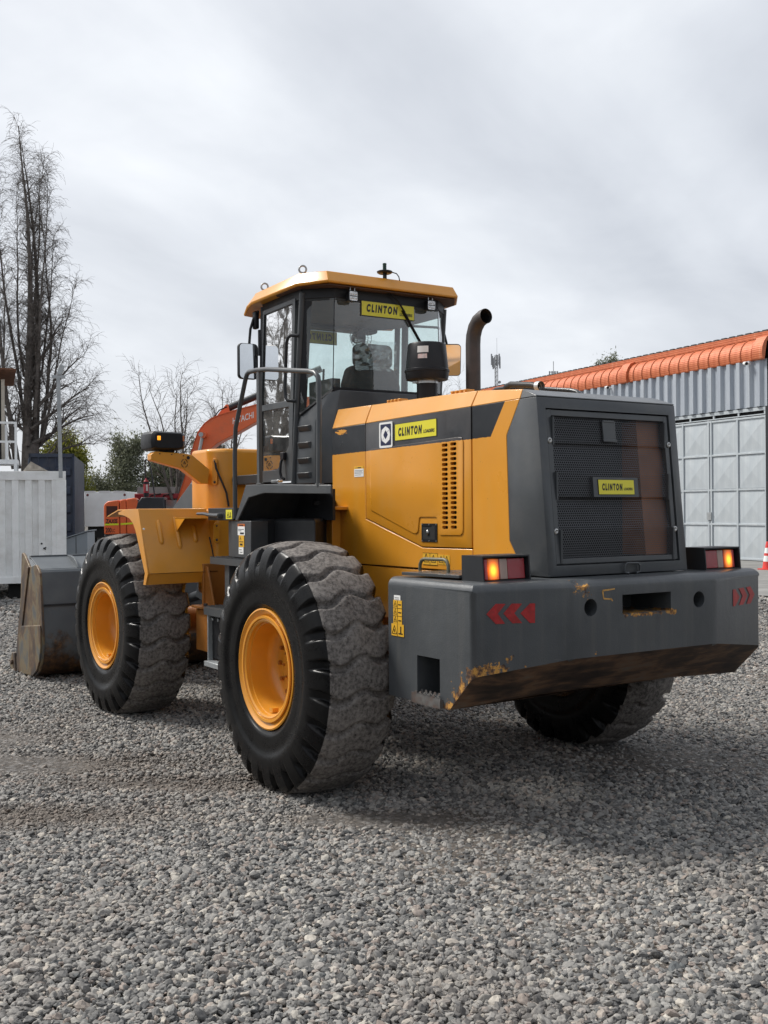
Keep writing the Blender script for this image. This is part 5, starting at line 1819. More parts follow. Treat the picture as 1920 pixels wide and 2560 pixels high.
# flood light on its mast at the corner
FLm = yobj('flood_light', -6.13, 20.4, math.atan2(6.13, 20.6))
tag(FLm, 'grey floodlight on a square steel mast fixed to the white container', 'floodlight')
MB().tube([(-.015, 0, 2.31), (-.02, 0, 2.7), (-.045, 0, 4.22)], .036, 4, square=True).obj('mast', M_galv, FLm)
MB().box((-.17, -.03, 4.20), (.085, .03, 4.26)).obj('cross_bar', M_galv, FLm)
mb = MB()
mb.prism([(-.07, 4.30), (-.02, 4.47), (.075, 4.44), (.045, 4.33), (0, 4.26), (-.05, 4.26)], 'y', -.05, .08)
mb.obj('lamp_head', M_galv, FLm, bevel=.01)
# little gable box lying on the cabin roof
GB = MB()
GB.prism([(-.76, 2.46), (-.62, 2.635), (-.32, 2.46)], 'y', .15, .75)
o = GB.obj('timber_box', plain('weathered_board', (.30, .27, .23), .8, var=.3, scale=12), loc=yard(-6.13, 20.6), rotz=YW + math.atan2(6.13, 20.6), smooth=0)
tag(o, 'weathered gable-shaped wooden box on top of the white container', 'box')
# outside stair and landing
SL = yobj('stair_landing', -7.66, 22.0, .3)
tag(SL, 'white steel stair landing with railing at the left edge above the container', 'stairs')
M_wsteel = plain('white_steel', (.66, .67, .67), .5, var=.06)
def bars(name, segs, r, mat=M_wsteel, parent=SL):
    for s_ in segs:
        MB().tube(s_, r, 4, square=True).obj(name, mat, parent)
bars('rail', [[(-1.6, 0, 3.50), (.11, 0, 3.50)], [(-1.6, 0, 3.11), (.11, 0, 3.11)]], .022)
bars('post', [[(.11, 0, 2.66), (.11, 0, 3.52)], [(-.06, 0, 2.72), (-.06, 0, 3.1)], [(-.10, .6, 2.72), (-.10, .6, 3.5)]], .024)
bars('leg', [[(.10, 0, 0), (.10, 0, 2.66)], [(.10, .9, 0), (.10, .9, 2.66)], [(-1.5, 0, 0), (-1.5, 0, 2.66)]], .032)
MB().box((-1.7, -.02, 2.655), (.15, .95, 2.745)).obj('landing', M_wsteel, SL)
# timber hut beyond the landing
HU = yobj('timber_hut', -8.03, 22.6, .35)
tag(HU, 'dark boarded hut with rusty roof edge at the far left', 'hut')
MB().box((-3, .0, 2.75), (-.02, 2.5, 4.45)).obj('boarded_wall', plain('dark_boards', (.020, .020, .022), .8, var=.4, scale=14), HU)
MB().box((-.02, -.04, 2.74), (.05, .04, 4.46)).obj('pipe', plain('cream_pipe', (.42, .38, .32), .6), HU)
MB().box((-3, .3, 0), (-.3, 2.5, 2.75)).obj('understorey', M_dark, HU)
mb = MB()
mb.prism([(-3, 4.72), (.28, 4.665), (.28, 4.64), (-3, 4.66)], 'y', -.3, 2.8)
for k in range(5):
    mb.box((-.08 - .16*k, -.25, 4.46), (-.04 - .16*k, .0, 4.65))
mb.obj('roof_edge', plain('rusty_sheet', (.16, .065, .032), .8, var=.4, scale=8), HU)

# blue container with door end
BC = yobj('shipping_container', -10.38, 36.0, .22)
tag(BC, 'dark blue shipping container standing behind the white container', 'container')
MB().box((-1.46, .03, .12), (0, 6.0, 3.55)).obj('body', M_contb, BC)
mb = MB()
for x in (-1.46, -.06):
    mb.box((x, -.05, .12), (x + .06, .03, 3.62))
mb.box((-1.46, -.05, 3.50), (0, .03, 3.62))
mb.box((-1.46, -.05, .12), (0, .03, .24))
mb.obj('corner_frame', M_contb, BC)
for (xa, xb) in ((-1.36, -.78), (-.68, -.10)):
    for k in range(5):
        z = .42 + .62*k
        MB().prism([(-.045, z), (-.045, z + .20), (.01, z + .26), (.01, z - .06)], 'x', xa + .06, xb - .04).obj('door_panel', M_contb, BC, smooth=0)
for x in (-1.16, -.86, -.60, -.30):
    MB().tube([(x, -.06, .2), (x, -.06, 3.5)], .014, 6).obj('lock_rod', M_contb, BC)
prof = []
y = 0
while y < 5.8:
    prof += [(-1.46, y), (-1.50, y + .05), (-1.50, y + .17), (-1.46, y + .22)]
    y += .28
nv = len(prof)
MB().add([(x, y, .3) for x, y in prof] + [(x, y, 3.45) for x, y in prof], [(i, i+1, i+1+nv, i+nv) for i in range(nv-1)]).obj('ribbed_wall', M_contb, BC, smooth=0, fix=False)

# grey cabinet behind the bucket
GC = yobj('steel_cabinet', -6.54, 22.0, .10)
tag(GC, 'small grey steel cabinet with a lean-to lid right of the white container', 'cabinet')
M_cab = plain('cabinet_grey', (.26, .29, .32), .55, var=.06, dirt=(.2, .19, .17), dirt_amt=.3)
MB().prism([(0, 0), (.44, 0), (.44, 1.245), (0, 1.105)], 'y', 0, .9).obj('case', M_cab, GC, bevel=.006)
MB().prism([(-.03, 1.11), (.47, 1.265), (.47, 1.285), (-.03, 1.13)], 'y', -.05, .95).obj('lid', M_cab, GC)
MB().box((.205, -.006, .02), (.215, .0, 1.16)).obj('door_gap', M_dark, GC)

# white box truck
TR = yobj('box_truck', -13.97, 50.0, .0)
tag(TR, 'white box truck body with two round red marker lamps', 'truck')
MB().box((0, 0, .98), (2.03, 5, 2.60)).obj('box_body', plain('truck_white', (.84, .85, .85), .45, var=.04, dirt=(.5, .48, .44), dirt_amt=.3), TR, bevel=.02)
mb = MB()
for k in range(3):
    mb.box((.02 + .68*k, -.02, 2.585), (.52 + .68*k, .02, 2.64))
mb.obj('roof_trim', plain('truck_trim', (.70, .70, .70), .5), TR)
for x in (.15, 1.88):
    MB().lathe([(-.03, .0001), (-.02, .05), (0, .06)], (x, 0, 2.45), 'y', 16).obj('marker_lamp', plain('brown_red_lens', (.16, .03, .025), .3), TR)
MB().box((.1, .2, .45), (1.95, 4.8, .98)).obj('underframe', M_dark, TR)
for (x, y) in ((.1, 1.0), (1.6, 1.0), (.1, 3.9), (1.6, 3.9)):
    MB().cyl((0, y, .48), .47, x, x + .32, 'x', 20).obj('wheel', M_rub, TR)
# open-sided trailer beside it
OT = yobj('open_trailer', -14.55, 48.0, .0)
tag(OT, 'dark open-ended trailer body between the blue container and the white truck', 'trailer')
MB().box((-.45, 1.5, .6), (.42, 1.6, 2.35)).obj('end_wall', plain('old_boards', (.11, .085, .06), .85, var=.4, scale=6), OT)
MB().prism([(-.5, 2.30), (.45, 2.44), (.45, 2.50), (-.5, 2.36)], 'y', -.2, 1.7).obj('roof', plain('trailer_grey', (.16, .165, .16), .7), OT)
MB().box((-.5, -.1, .5), (.45, 1.7, .75)).obj('floor', M_dark, OT)
for x in (-.1, .15):
    MB().tube([(x, 1.45, .7), (x, 1.45, 2.3)], .02, 6).obj('bar', M_dark, OT)

# red truck behind the excavator
RT = yobj('red_truck', -8.6, 42.0, .0)
tag(RT, 'low red truck bed with a pale top board behind the excavator', 'truck')
M_redp = plain('red_truck_paint', (.34, .018, .026), .4, var=.15, scale=3)
MB().box((-1.1, 0, 1.5), (1.2, 3, 2.32)).obj('bed', M_redp, RT, bevel=.03)
MB().box((-1.05, -.05, 2.36), (.75, .2, 2.62)).obj('top_board', plain('pale_board', (.36, .33, .31), .7), RT)
MB().box((-1.15, -.1, 2.16), (1.15, .1, 2.36)).obj('side_board', M_redp, RT, bevel=.02)
for x in (-.6, -.1, .5):
    MB().tube([(x, -.15, 2.0), (x + .12, -.15, 2.3), (x + .5, -.15, 2.35)], .025, 6).obj('stay', M_dark, RT)
MB().box((-1.0, .2, .5), (1.1, 2.8, 1.5)).obj('chassis', M_dark, RT)
for y in (.6, 2.2):
    for x in (-1.1, .8):
        MB().cyl((0, y, .5), .5, x, x + .3, 'x', 20).obj('wheel', M_rub, RT)

# ---- excavator --------------------------------------------------------------------------------------------
K = 34/27
EXC = yobj('excavator', -5.34*K, 34.0, 0)
tag(EXC, 'orange-red tracked excavator standing behind the loader', 'excavator')
def ez(z):
    return 1.653 + (z - 1.653)*K
def exy(a, z):
    return ((a + 5.34)*K, ez(z))
M_exred = plain('excavator_red', (.74, .135, .036), .4, var=.06, scale=1.5, dirt=(.33, .11, .06), dirt_amt=.4, dscale=3)
M_exdark = plain('excavator_grey', (.022, .024, .028), .5, var=.15)
panels = [[(-7.05, 1.09), (-7.06, 1.80), (-7.03, 1.86), (-6.96, 1.92), (-6.675, 1.955), (-6.66, 1.09)],
          [(-6.645, 1.09), (-6.655, 1.955), (-6.50, 1.978), (-6.49, 1.10)],
          [(-6.48, 1.10), (-6.49, 1.98), (-6.26, 2.01), (-6.19, 1.90), (-6.15, 1.75), (-6.15, 1.10)]]
for pl in panels:
    MB().prism([exy(*p) for p in pl], 'y', -.02, .35).obj('body_panel', M_exred, EXC, bevel=.035, seg=3)
MB().prism([exy(*p) for p in ((-7.04, 1.10), (-7.04, 1.78), (-6.2, 1.95), (-5.5, 1.95), (-5.5, 1.10))], 'y', .05, 2.6).obj('engine_cover', M_exdark, EXC)
MB().prism([exy(*p) for p in ((-6.24, 1.10), (-6.24, 1.74), (-6.20, 1.88), (-6.10, 2.02), (-5.53, 2.01), (-5.52, 1.10))], 'y', -.04, .5).obj('tool_box', M_exdark, EXC, bevel=.03)
MB().box((exy(-7.05, 1)[0], .0, ez(.95)), (exy(-5.0, 1)[0], 2.6, ez(1.085))).obj('turntable', M_exdark, EXC, bevel=.02)
mb = MB()
x0_, x1_ = exy(-6.97, 0)[0], exy(-6.73, 0)[0]
for k in range(9):
    z = ez(1.54 + .028*k)
    mb.box((x0_, -.03, z), (x1_, -.015, z + .022))
mb.obj('cooling_louvre', plain('louvre_brown', (.09, .022, .012), .6), EXC)
mb = MB()
mb.box((x0_ - .02, -.024, ez(1.53)), (x1_ + .02, -.019, ez(1.80)))
mb.obj('louvre_back', M_dark, EXC)
M_stripe = plain('fluorescent_tape', (.62, .70, .02), .4, var=.05)
for (xa, za, xb, zb) in ((-7.03, 1.315, -6.68, 1.322), (-6.63, 1.325, -6.16, 1.352)):
    p0, p1 = exy(xa, za), exy(xb, zb)
    MB().prism([p0, p1, (p1[0], p1[1] + .055), (p0[0], p0[1] + .055)], 'y', -.026, -.021).obj('reflective_tape', M_stripe, EXC)
mb = MB()
p = exy(-7.01, 1.362)
put_text(mb, 'ZAXIS', (p[0], -.026, p[1]), (.30*K, 0, .004), (0, 0, .115*K), .03, .1)
p = exy(-7.01, 1.135)
put_text(mb, '200', (p[0], -.026, p[1]), (.15*K, 0, .0), (0, 0, .125*K), .02, .0)
put_text(mb, 'LC', (p[0] + .165*K, -.026, p[1] + .01), (.07*K, 0, .0), (0, 0, .085*K), .01, .0)
mb.obj('model_lettering', M_ink, EXC, smooth=0)
boom = [(-5.36, 1.82), (-5.24, 2.19), (-5.12, 2.55), (-4.98, 3.1), (-4.88, 3.42), (-4.79, 3.68), (-4.63, 3.9), (-4.45, 4.04), (-4.21, 4.14), (-3.76, 4.27), (-3.24, 4.4), (-2.62, 4.59), (-1.2, 4.55),
        (-1.2, 4.25), (-2.62, 4.14), (-3.24, 3.97), (-3.86, 3.62), (-4.29, 3.4), (-4.45, 3.27), (-4.59, 3.07), (-4.67, 2.93), (-4.84, 2.59), (-4.99, 2.29), (-5.19, 1.82)]
BM = MB().prism([exy(*p) for p in boom], 'y', .8, 1.5).obj('boom', M_exred, EXC, bevel=.02)
mb = MB()
top = boom[:13]
mb.prism([exy(a, z + .012) for a, z in top] + [exy(a, z - .012) for a, z in reversed(top)], 'y', .77, 1.53)
mb.obj('boom_flange', M_exred, EXC)
mb = MB()
p = exy(-3.88, 3.89)
put_text(mb, 'HITACHI', (p[0], .797, p[1]), (.54*K, 0, .16*K), (0, 0, .165*K), .01, 0)
mb.obj('maker_lettering', M_white, BM, smooth=0)
mb = MB()
a_, b_ = exy(-4.02, 4.34), exy(-1.6, 5.35)
mb.tube([(a_[0], 1.15, a_[1]), (b_[0], 1.15, b_[1])], .115, 14)
mb.obj('arm_cylinder', M_exdark, EXC)
mb = MB()
mb.prism([exy(*q_) for q_ in ((-4.30, 4.15), (-4.08, 4.42), (-4.02, 4.42), (-3.98, 4.22))], 'y', 1.0, 1.3)
mb.obj('cylinder_lug', M_exred, EXC, bevel=.01)
mb = MB()
a_, b_ = exy(-4.66, 3.55), exy(-4.98, 2.0)
mb.tube([(a_[0], .70, a_[1]), (b_[0], .70, b_[1])], .052, 12)
mb.obj('boom_cylinder', M_galv, EXC)
mb = MB()
a_ = exy(-4.62, 3.61)
mb.cyl((a_[0], 0, a_[1]), .10, .55, .82, 'y', 16)
mb.cyl((a_[0] - .06, 0, a_[1] + .01), .075, .50, .58, 'y', 16, 1)
mb.obj('boom_pin', [M_exred, M_galv], EXC)
mb = MB()
pp = [exy(*q_) for q_ in ((-4.40, 4.08), (-4.25, 4.27), (-4.05, 4.36))]
mb.tube([(p[0], 1.0, p[1]) for p in pp], .022, 6)
mb.obj('hose', M_black, EXC)
for (pts) in ([(-6.01, 2.0), (-6.01, 2.93), (-5.99, 2.955), (-5.94, 2.96), (-5.90, 2.88), (-5.83, 2.55), (-5.78, 2.1), (-5.76, 1.75)],):
    MB().tube([(exy(*p)[0], .0, exy(*p)[1]) for p in pts], .024, 8).obj('hand_rail', M_exdark, EXC)
for y in (.05, 2.0):
    MB().prism([exy(*q_) for q_ in ((-7.2, .25), (-7.0, .05), (-4.2, .05), (-3.9, .3), (-4.1, .75), (-7.0, .75))], 'y', y, y + .6).obj('track', M_dark, EXC, bevel=.05)
fe = yard(-5.34*K, 34.0) + Matrix.Rotation(YW, 3, 'Z') @ Vector((exy(-5.955, 0)[0], -.16, 0))
z0 = ez(2.03)
mb = MB()
mb.lathe([(z0, .0001), (z0, .085), (z0 + .10, .085), (z0 + .12, .085)], (0, 0, 0), 'z', 16, 1)
mb.lathe([(z0 + .12, .086), (z0 + .46, .086), (z0 + .50, .07), (z0 + .54, .035), (z0 + .58, .03), (z0 + .60, .0001)], (0, 0, 0), 'z', 16, 0)
mb.lathe([(z0 + .40, .0875), (z0 + .47, .0875)], (0, 0, 0), 'z', 16, 1)
mb.box((-.01, -.02, z0 + .55), (.12, .02, z0 + .60), 1)
mb.box((.01, -.09, z0 + .18), (.07, -.07, z0 + .38), 2)
tag(mb.obj('fire_extinguisher', [plain('extinguisher_red', (.28, .012, .02), .35), M_black, plain('paper_label', (.5, .45, .42), .6)], loc=fe, rotz=YW), 'red fire extinguisher standing on the excavator engine cover', 'extinguisher')

# phone mast far away and an aerial on the warehouse roof
PM = yobj('phone_mast', 13.73, 130, 0)
tag(PM, 'tall lattice phone mast with antennas far behind the loader', 'mast')
M_mast = plain('mast_steel', (.33, .34, .35), .6, var=.1)
for (x, y) in ((-.20, -.18), (.20, -.18), (0, .22)):
    MB().tube([(x, y, 0), (x*.8, y*.8, 20.3)], .055, 5).obj('leg', M_mast, PM)
mb = MB()
for k in range(40):
    z = .5*k
    mb.tube([(-.18, -.17, z), (.18, -.17, z + .5)], .018, 4)
    mb.tube([(.18, -.17, z), (0, .2, z + .5)], .018, 4)
    mb.tube([(0, .2, z), (-.18, -.17, z + .5)], .018, 4)
tag(mb.obj('lattice', M_mast, PM), kind='stuff')
for k in range(9):
    a = 2*math.pi*k/9
    r_ = .62 if k % 2 else .45
    z = 18.7 + .2*(k % 3)
    MB().box((r_*math.cos(a) - .08, r_*math.sin(a) - .07, z), (r_*math.cos(a) + .08, r_*math.sin(a) + .07, z + 1.35)).obj('antenna', M_mast, PM)
    MB().tube([(0, 0, z + .6), (r_*math.cos(a), r_*math.sin(a), z + .6)], .04, 4).obj('antenna_arm', M_mast, PM)
MB().tube([(.1, 0, 20.2), (.1, 0, 22.4)], .02, 4).obj('whip', M_mast, PM)
for z in (16.4, 17.0, 15.2):
    MB().cyl((.35, -.3, z), .17, -.2, .1, 'y', 12).obj('dish', M_mast, PM)

# ================================================================== TREES
def bark_mat(name, c):
    return plain(name, c, .9, var=.35, scale=6, bump=.5, bscale=25, spec=.2)


M_bark = bark_mat('dark_bark', (.135, .12, .108))
M_bark2 = bark_mat('grey_bark', (.13, .115, .103))


class Twigs:
    def __init__(self, seed):
        self.rng = random.Random(seed)
        self.mb = MB()

    def limb(self, p, d, length, r, n, sides, tropism, wob, taper=.35):
        """grow one limb, return its points, directions and radii"""
        rng = self.rng
        p, d = Vector(p), Vector(d).normalized()
        pts, dirs, rs = [p.copy()], [d.copy()], [r]
        for i in range(n):
            d = (d + Vector((rng.gauss(0, wob), rng.gauss(0, wob), rng.gauss(0, wob)*.6)) + Vector((0, 0, tropism(i/n)))).normalized()
            p = p + d*length/n
            pts.append(p.copy())
            dirs.append(d.copy())
            rs.append(r*(1 - (1 - taper)*(i + 1)/n))
        rings = []
        a = dirs[0].orthogonal().normalized()
        for q, t, rr in zip(pts, dirs, rs):
            a = (a - t*a.dot(t))
            a = a.normalized() if a.length > 1e-4 else t.orthogonal().normalized()
            b = t.cross(a)
            rings.append([q + (a*math.cos(2*math.pi*j/sides) + b*math.sin(2*math.pi*j/sides))*rr for j in range(sides)])
        self.mb.loft(rings, cap=False)
        return pts, dirs, rs

    def side_dir(self, d, ang):
        rng = self.rng
        o = Vector((rng.gauss(0, 1), rng.gauss(0, 1), rng.gauss(0, .4)))
        o = (o - d*o.dot(d)).normalized()
        return (d*math.cos(ang) + o*math.sin(ang)).normalized()


def spray(T, pts, dirs, rs, n1, l1, n2, l2, n3, l3, droop, start=.15, lean=None, steep=False):
    """side branches, their twigs and end twigs along a limb"""
    rng = T.rng
    m = len(pts) - 1
    for k in range(n1):
        f = start + (1 - start)*(k + rng.random())/n1
        i = min(m - 1, int(f*m))
        t = f*m - i
        p = pts[i].lerp(pts[i+1], min(1, max(0, t)))
        dd = T.side_dir(dirs[i], R_(rng.uniform(16, 42) if steep else rng.uniform(28, 60)))
        if lean is not None:
            dd = (dd + lean*rng.uniform(0, .5)).normalized()
        L1 = l1*(1.05 - .6*f)*rng.uniform(.6, 1.3)
        a, b, c = T.limb(p, dd, L1, max(.010, rs[i]*.42), 7, 4, lambda s: .16 - droop*s, .09, .3)
        for q in range(n2):
            f2 = .2 + .8*(q + rng.random())/n2
            j = min(6, int(f2*7))
            d2 = T.side_dir(b[j], R_(rng.uniform(25, 60)))
            a2, b2, c2 = T.limb(a[j], d2, l2*rng.uniform(.5, 1.25), max(.0065, c[j]*.5), 4, 3, lambda s: .10 - droop*1.3*s, .14, .4)
            for w in range(n3):
                j2 = rng.randint(1, 4)
                d3 = T.side_dir(b2[j2], R_(rng.uniform(25, 65)))
                T.limb(a2[j2], d3, l3*rng.uniform(.5, 1.3), .0048, 3, 3, lambda s: -.18*droop*4, .16, .6)


def bare_poplar():
    T = Twigs(21)
    rng = T.rng
    tr = empty('bare_poplar', yard(-12.55, 38.0), YW)
    tr_pts, tr_d, tr_r = T.limb((0, 0, -.1), (0, 0, 1), 4.2, .42, 8, 12, lambda s: .05, .02, .7)
    for (x, z0, zt, r, lx) in ((-.10, 3.4, 15.2, .19, -.012), (.24, 3.6, 14.8, .16, .012), (-.45, 3.2, 13.0, .10, -.045), (.02, 4.0, 14.2, .085, -.02), (.50, 4.0, 12.8, .085, .05), (-.70, 3.0, 10.6, .075, -.085),
                               (-.25, 4.6, 14.3, .075, -.05), (.38, 5.0, 13.6, .075, .05), (.70, 4.2, 10.2, .06, .085), (-.80, 3.2, 8.6, .055, -.11), (.10, 6.0, 14.6, .06, .03), (-.35, 6.5, 13.6, .055, -.06), (.55, 6.5, 12.0, .05, .08)):
        L_ = zt - z0
        p, d, r_ = T.limb((x*.7, rng.uniform(-.3, .3), z0), (lx*2.2, rng.uniform(-.10, .10), 1), L_, r, 16, 6, lambda s: .05, .034, .07)
        spray(T, p, d, r_, int(L_*2.6), .95, 8, .60, 4, .34, .46, .08, steep=True)
    # long arching lower boughs to the right
    for (z0, L_, dx, up_d) in ((5.2, 2.7, .75, .75), (4.6, 2.6, .9, .6), (4.1, 2.4, 1.0, .45), (6.6, 2.2, .55, .95), (3.9, 2.2, .9, .7), (3.5, 2.2, 1.1, .35), (4.3, 2.4, -.8, .6)):
        p, d, r_ = T.limb((.15, rng.uniform(-.2, .2), z0), (dx, rng.uniform(-.3, .3), up_d), L_, .075, 12, 5, lambda s: .05 - .17*s, .06, .2)
        spray(T, p, d, r_, 12, 1.5, 6, .8, 3, .38, .42, .15)
    T.mb.obj('crown', M_bark, tr, smooth=60, fix=False)
    return tag(tr, 'tall bare poplar with dense upright branches at the left', 'tree')


def bare_tree(a, d, h, seed, label, stems, spread, loc=None):
    T = Twigs(seed)
    rng = T.rng
    tr = empty('bare_tree', loc if loc is not None else yard(a, d), YW)
    T.limb((0, 0, -.1), (0, 0, 1), h*.28, h*.024, 5, 8, lambda s: 0, .03, .8)
    for k in range(stems):
        an = 2*math.pi*k/stems + rng.uniform(-.3, .3)
        sp = spread*rng.uniform(.5, 1.2)
        p, dd, r_ = T.limb((0, 0, h*.24), (math.cos(an)*sp, math.sin(an)*sp, 1), h*.80*rng.uniform(.75, 1.0), h*.010, 12, 5, lambda s: .05 - .05*s, .055, .12)
        spray(T, p, dd, r_, 13, h*.20, 5, h*.10, 2, h*.055, .22, .15)
    T.mb.obj('crown', M_bark2, tr, smooth=60, fix=False)
    return tag(tr, label, 'tree')


bare_poplar()
bare_tree(-8.15, 42, 7.0, 31, 'bare many-stemmed tree above the excavator boom', 5, .34)
bare_tree(-6.75, 45, 6.6, 37, 'bare brush-topped tree left of the loader cab', 5, .28)
bare_tree(3.08, 55, 8.0, 41, 'small bare tree top between the cab and the exhaust pipe', 5, .28)


def leaf_mat(name, c0, c1, c2):
    m, nt, b = new_mat(name)
    rnd = N(nt, 'ShaderNodeAttribute', attribute_name='tone').outputs['Fac']
    c = RAMP(nt, rnd, [(0.0, c0), (0.55, c1), (1.0, c2)])
    setin(nt, b, Base_Color=c, Roughness=0.65, Specular_IOR_Level=0.25)
    tl = N(nt, 'ShaderNodeBsdfTranslucent', {0: c})
    mx = N(nt, 'ShaderNodeMixShader', {0: 0.4})
    nt.links.new(b.outputs[0], mx.inputs[1])
    nt.links.new(tl.outputs[0], mx.inputs[2])
    nt.links.new(mx.outputs[0], [n_ for n_ in nt.nodes if n_.type == 'OUTPUT_MATERIAL'][0].inputs[0])
    return m


M_leafY = leaf_mat('yellow_green_leaves', (.07, .08, .024), (.19, .20, .035), (.42, .40, .05))
M_leafO = leaf_mat('olive_leaves', (.065, .074, .047), (.165, .178, .118), (.30, .31, .21))


def leafy_tree(name, a, d, blobs, mat, seed, label, n_clump, group='evergreen trees beyond the yard', loc=None, size=.15):
    """blobs: (dx, dy, z, rx, ry, rz) lobes; leaves in clumps through each lobe, thinner at its skin"""
    rng = np.random.default_rng(seed)
    k_ = 1.22
    tr = empty(name, loc if loc is not None else yard(a*k_, d*k_), YW)
    blobs = [(b[0]*k_, b[1]*k_, 1.653 + (b[2] - 1.653)*k_, b[3]*k_, b[4]*k_, b[5]*k_) for b in blobs]
    tot = sum(b[3]*b[5] for b in blobs)
    V, F, tone = [], [], []
    T = Twigs(seed)
    T.limb((0, 0, -.1), (0, 0, 1), blobs[0][2] + .3, .12, 6, 7, lambda s: 0, .05, .5)
    for (dx, dy, z, rx, ry, rz) in blobs:
        T.limb((0, 0, max(.2, z*.35)), (dx, dy, z*.7), max(.5, (Vector((dx, dy, z*.65))).length), .05, 6, 5, lambda s: .03, .06, .2)
        nc = int(n_clump*rx*rz/tot)
        for _ in range(nc):
            v = rng.normal(0, 1, 3)
            v /= np.linalg.norm(v)
            rr = rng.random()**.45*(1 + .22*math.sin(5*v[0] + seed) * math.sin(4*v[2] + 2*v[1]))
            c = np.array([dx + v[0]*rx*rr, dy + v[1]*ry*rr, z + v[2]*rz*rr])
            if c[2] < .05:
                continue
            up_ = rng.random() < .35
            nl = rng.integers(16, 30)
            cs = rng.uniform(.10, .22)
            base = .30 + .35*rng.random() + (.22 if up_ else 0)
            off = rng.normal(0, cs, (nl, 3))
            if up_:
                off[:, 2] = np.abs(off[:, 2])*1.9
            for o_ in off:
                p = c + o_
                ax = rng.normal(0, 1, 3) + np.array([0, 0, .9])
                ax /= np.linalg.norm(ax)
                sd = np.cross(ax, rng.normal(0, 1, 3))
                sd /= np.linalg.norm(sd) + 1e-6
                L_ = size*rng.uniform(.5, 1.2)
                w_ = L_*.26
                k = len(V)
                V += [p - sd*w_, p + ax*L_*.5 - sd*w_*.6, p + ax*L_, p + sd*w_]
                F.append((k, k+1, k+2, k+3))
                tone.append(min(1, max(0, base + rng.normal(0, .13))))
    me = bpy.data.meshes.new('crown')
    me.from_pydata([tuple(v) for v in V], [], F)
    me.materials.append(mat)
    at = me.attributes.new('tone', 'FLOAT', 'FACE')
    at.data.foreach_set('value', np.array(tone, np.float32))
    link('crown', me, tr)
    T.mb.obj('trunk', M_bark, tr, smooth=60, fix=False)
    return tag(tr, label, 'tree', group)


leafy_tree('evergreen_tree', -13.55, 46, [(0, 0, 2.6, 1.0, 1.0, 1.7), (-.05, 0, 3.9, .62, .7, 1.0), (-.15, .1, 4.6, .36, .4, .62), (.55, 0, 3.9, .35, .4, .5), (-.75, 0, 4.2, .35, .4, .45)], M_leafY, 51, 'yellow-green tree beside the blue container', 900)
leafy_tree('evergreen_tree', -11.6, 48, [(0, 0, 2.3, 1.3, 1.2, 1.5), (.1, 0, 3.8, .75, .8, .85), (.55, 0, 4.6, .38, .4, .5), (-.25, 0, 4.5, .32, .4, .45), (-1.2, 0, 2.2, .8, .8, 1.2)], M_leafO, 52, 'olive-grey tree above the white truck', 1100)
leafy_tree('evergreen_tree', -9.7, 49, [(0, 0, 2.4, 1.3, 1.2, 1.5), (.2, 0, 3.5, .8, .8, .75), (-.6, 0, 3.6, .55, .6, .7)], M_leafO, 53, 'olive-grey tree behind the head lamp', 900)
leafy_tree('evergreen_tree', -7.9, 50, [(0, 0, 2.6, 1.3, 1.2, 1.6), (-.4, 0, 4.4, .7, .8, 1.0), (.3, 0, 3.6, .8, .8, .8)], M_leafO, 54, 'olive-grey tree behind the excavator boom', 900)
leafy_tree('evergreen_tree', 13.0, 62, [(0, 0, 8.6, .9, .9, 1.3), (-.35, 0, 9.5, .32, .3, .5), (.3, 0, 9.9, .28, .3, .6)], M_leafO, 55, 'small tree tip showing over the warehouse roof', 450)
# aerial behind the warehouse ridge
AE = yobj('roof_aerial', 9.54, 60, 0)
tag(AE, 'small aerial sticking up over the warehouse roof', 'aerial')
MB().tube([(0, 0, 0), (0, 0, 9.9)], .02, 5).obj('pole', M_mast, AE)
for z in (9.1, 9.3):
    MB().tube([(-.24, 0, z), (.24, 0, z)], .02, 5).obj('cross_arm', M_mast, AE)
for x in (-.22, -.08, .08, .22):
    MB().box((x - .035, -.03, 8.95), (x + .035, .03, 9.35)).obj('antenna', M_mast, AE)
# trees beyond the open side of the yard: what the cab door glass mirrors
bare_tree(0, 0, 11.0, 61, 'bare tree on the open side of the yard, nearer one mirrored in the cab door', 7, .34, Vector((27.0, 13.6, 0)))
bare_tree(0, 0, 12.0, 67, 'bare tree on the open side of the yard, farther one mirrored in the cab door', 7, .30, Vector((36.0, 20.5, 0)))

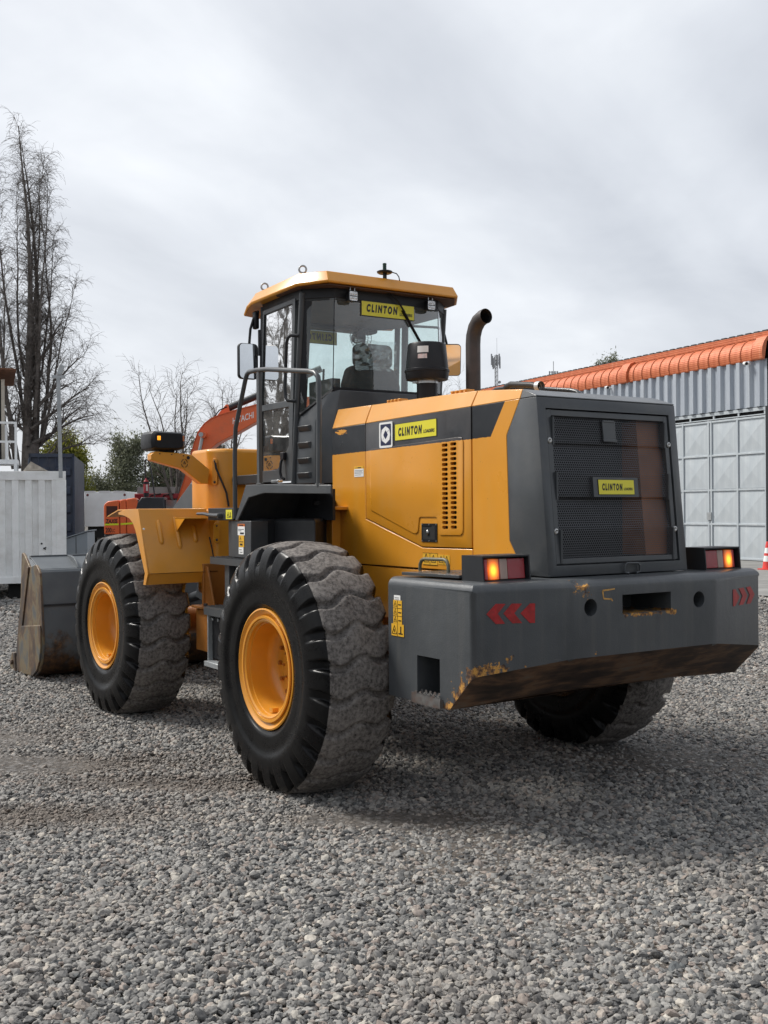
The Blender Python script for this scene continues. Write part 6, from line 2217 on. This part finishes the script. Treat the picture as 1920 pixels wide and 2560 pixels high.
# trees behind the standpoint: what the wing mirrors show
leafy_tree('evergreen_tree', 0, 0, [(0, 0, 2.6, 2.2, 1.2, 1.6), (-1.4, 0, 3.2, 1.2, .8, 1.6), (1.5, 0, 3.0, 1.4, .8, 1.5)], M_leafO, 71, 'olive-grey hedge tree behind the viewer, mirrored in the wing mirror', 500, loc=Vector((-26, -12.5, 0)), size=.25)
bare_tree(0, 0, 9.0, 73, 'bare tree behind the viewer, mirrored in the wing mirror', 6, .32, Vector((-30, -16.5, 0)))


def tree_belt():
    """unseen trees round the yard, added to darken reflections and block low sky light; glass, tyres and paint mirror them"""
    rng = np.random.default_rng(81)
    line = np.array([(46, 23), (20, 27), (-6, 30), (-30, 22), (-37, -6), (-24, -34)], float)
    seg = np.linalg.norm(np.diff(line, axis=0), axis=1)
    n = 26000
    t = rng.random(n)*seg.sum()
    k = np.clip(np.searchsorted(np.cumsum(seg), t), 0, len(seg) - 1)
    f = (t - np.concatenate([[0], np.cumsum(seg)])[k])/seg[k]
    c = line[k] + (line[k + 1] - line[k])*f[:, None]
    h = 4.2 + 1.3*np.sin(t*.55) + .9*np.sin(t*1.3 + 1) + .5*np.sin(t*3.1)
    z = rng.random(n)**.8*h
    P_ = np.stack([c[:, 0] + rng.normal(0, .9, n), c[:, 1] + rng.normal(0, .9, n), z], 1)
    a = rng.normal(0, 1, (n, 3)); a /= np.linalg.norm(a, axis=1)[:, None]
    b = np.cross(a, rng.normal(0, 1, (n, 3))); b /= np.linalg.norm(b, axis=1)[:, None]
    L_ = rng.uniform(.15, .42, n)[:, None]
    V = np.stack([P_ - a*L_, P_ - b*L_*.5, P_ + a*L_, P_ + b*L_*.5], 1).reshape(-1, 3)
    me = bpy.data.meshes.new('tree_belt')
    me.from_pydata(V.tolist(), [], np.arange(4*n).reshape(-1, 4).tolist())
    me.materials.append(M_leafO)
    at = me.attributes.new('tone', 'FLOAT', 'FACE')
    at.data.foreach_set('value', np.clip(rng.normal(.4, .2, n), 0, 1).astype(np.float32))
    tag(link('tree_belt', me), 'unseen belt of olive-green trees behind the viewer, added to darken reflections and shadows', 'trees', kind='stuff')


tree_belt()  # out-of-view belt, added to deepen reflections and the shade under the machine
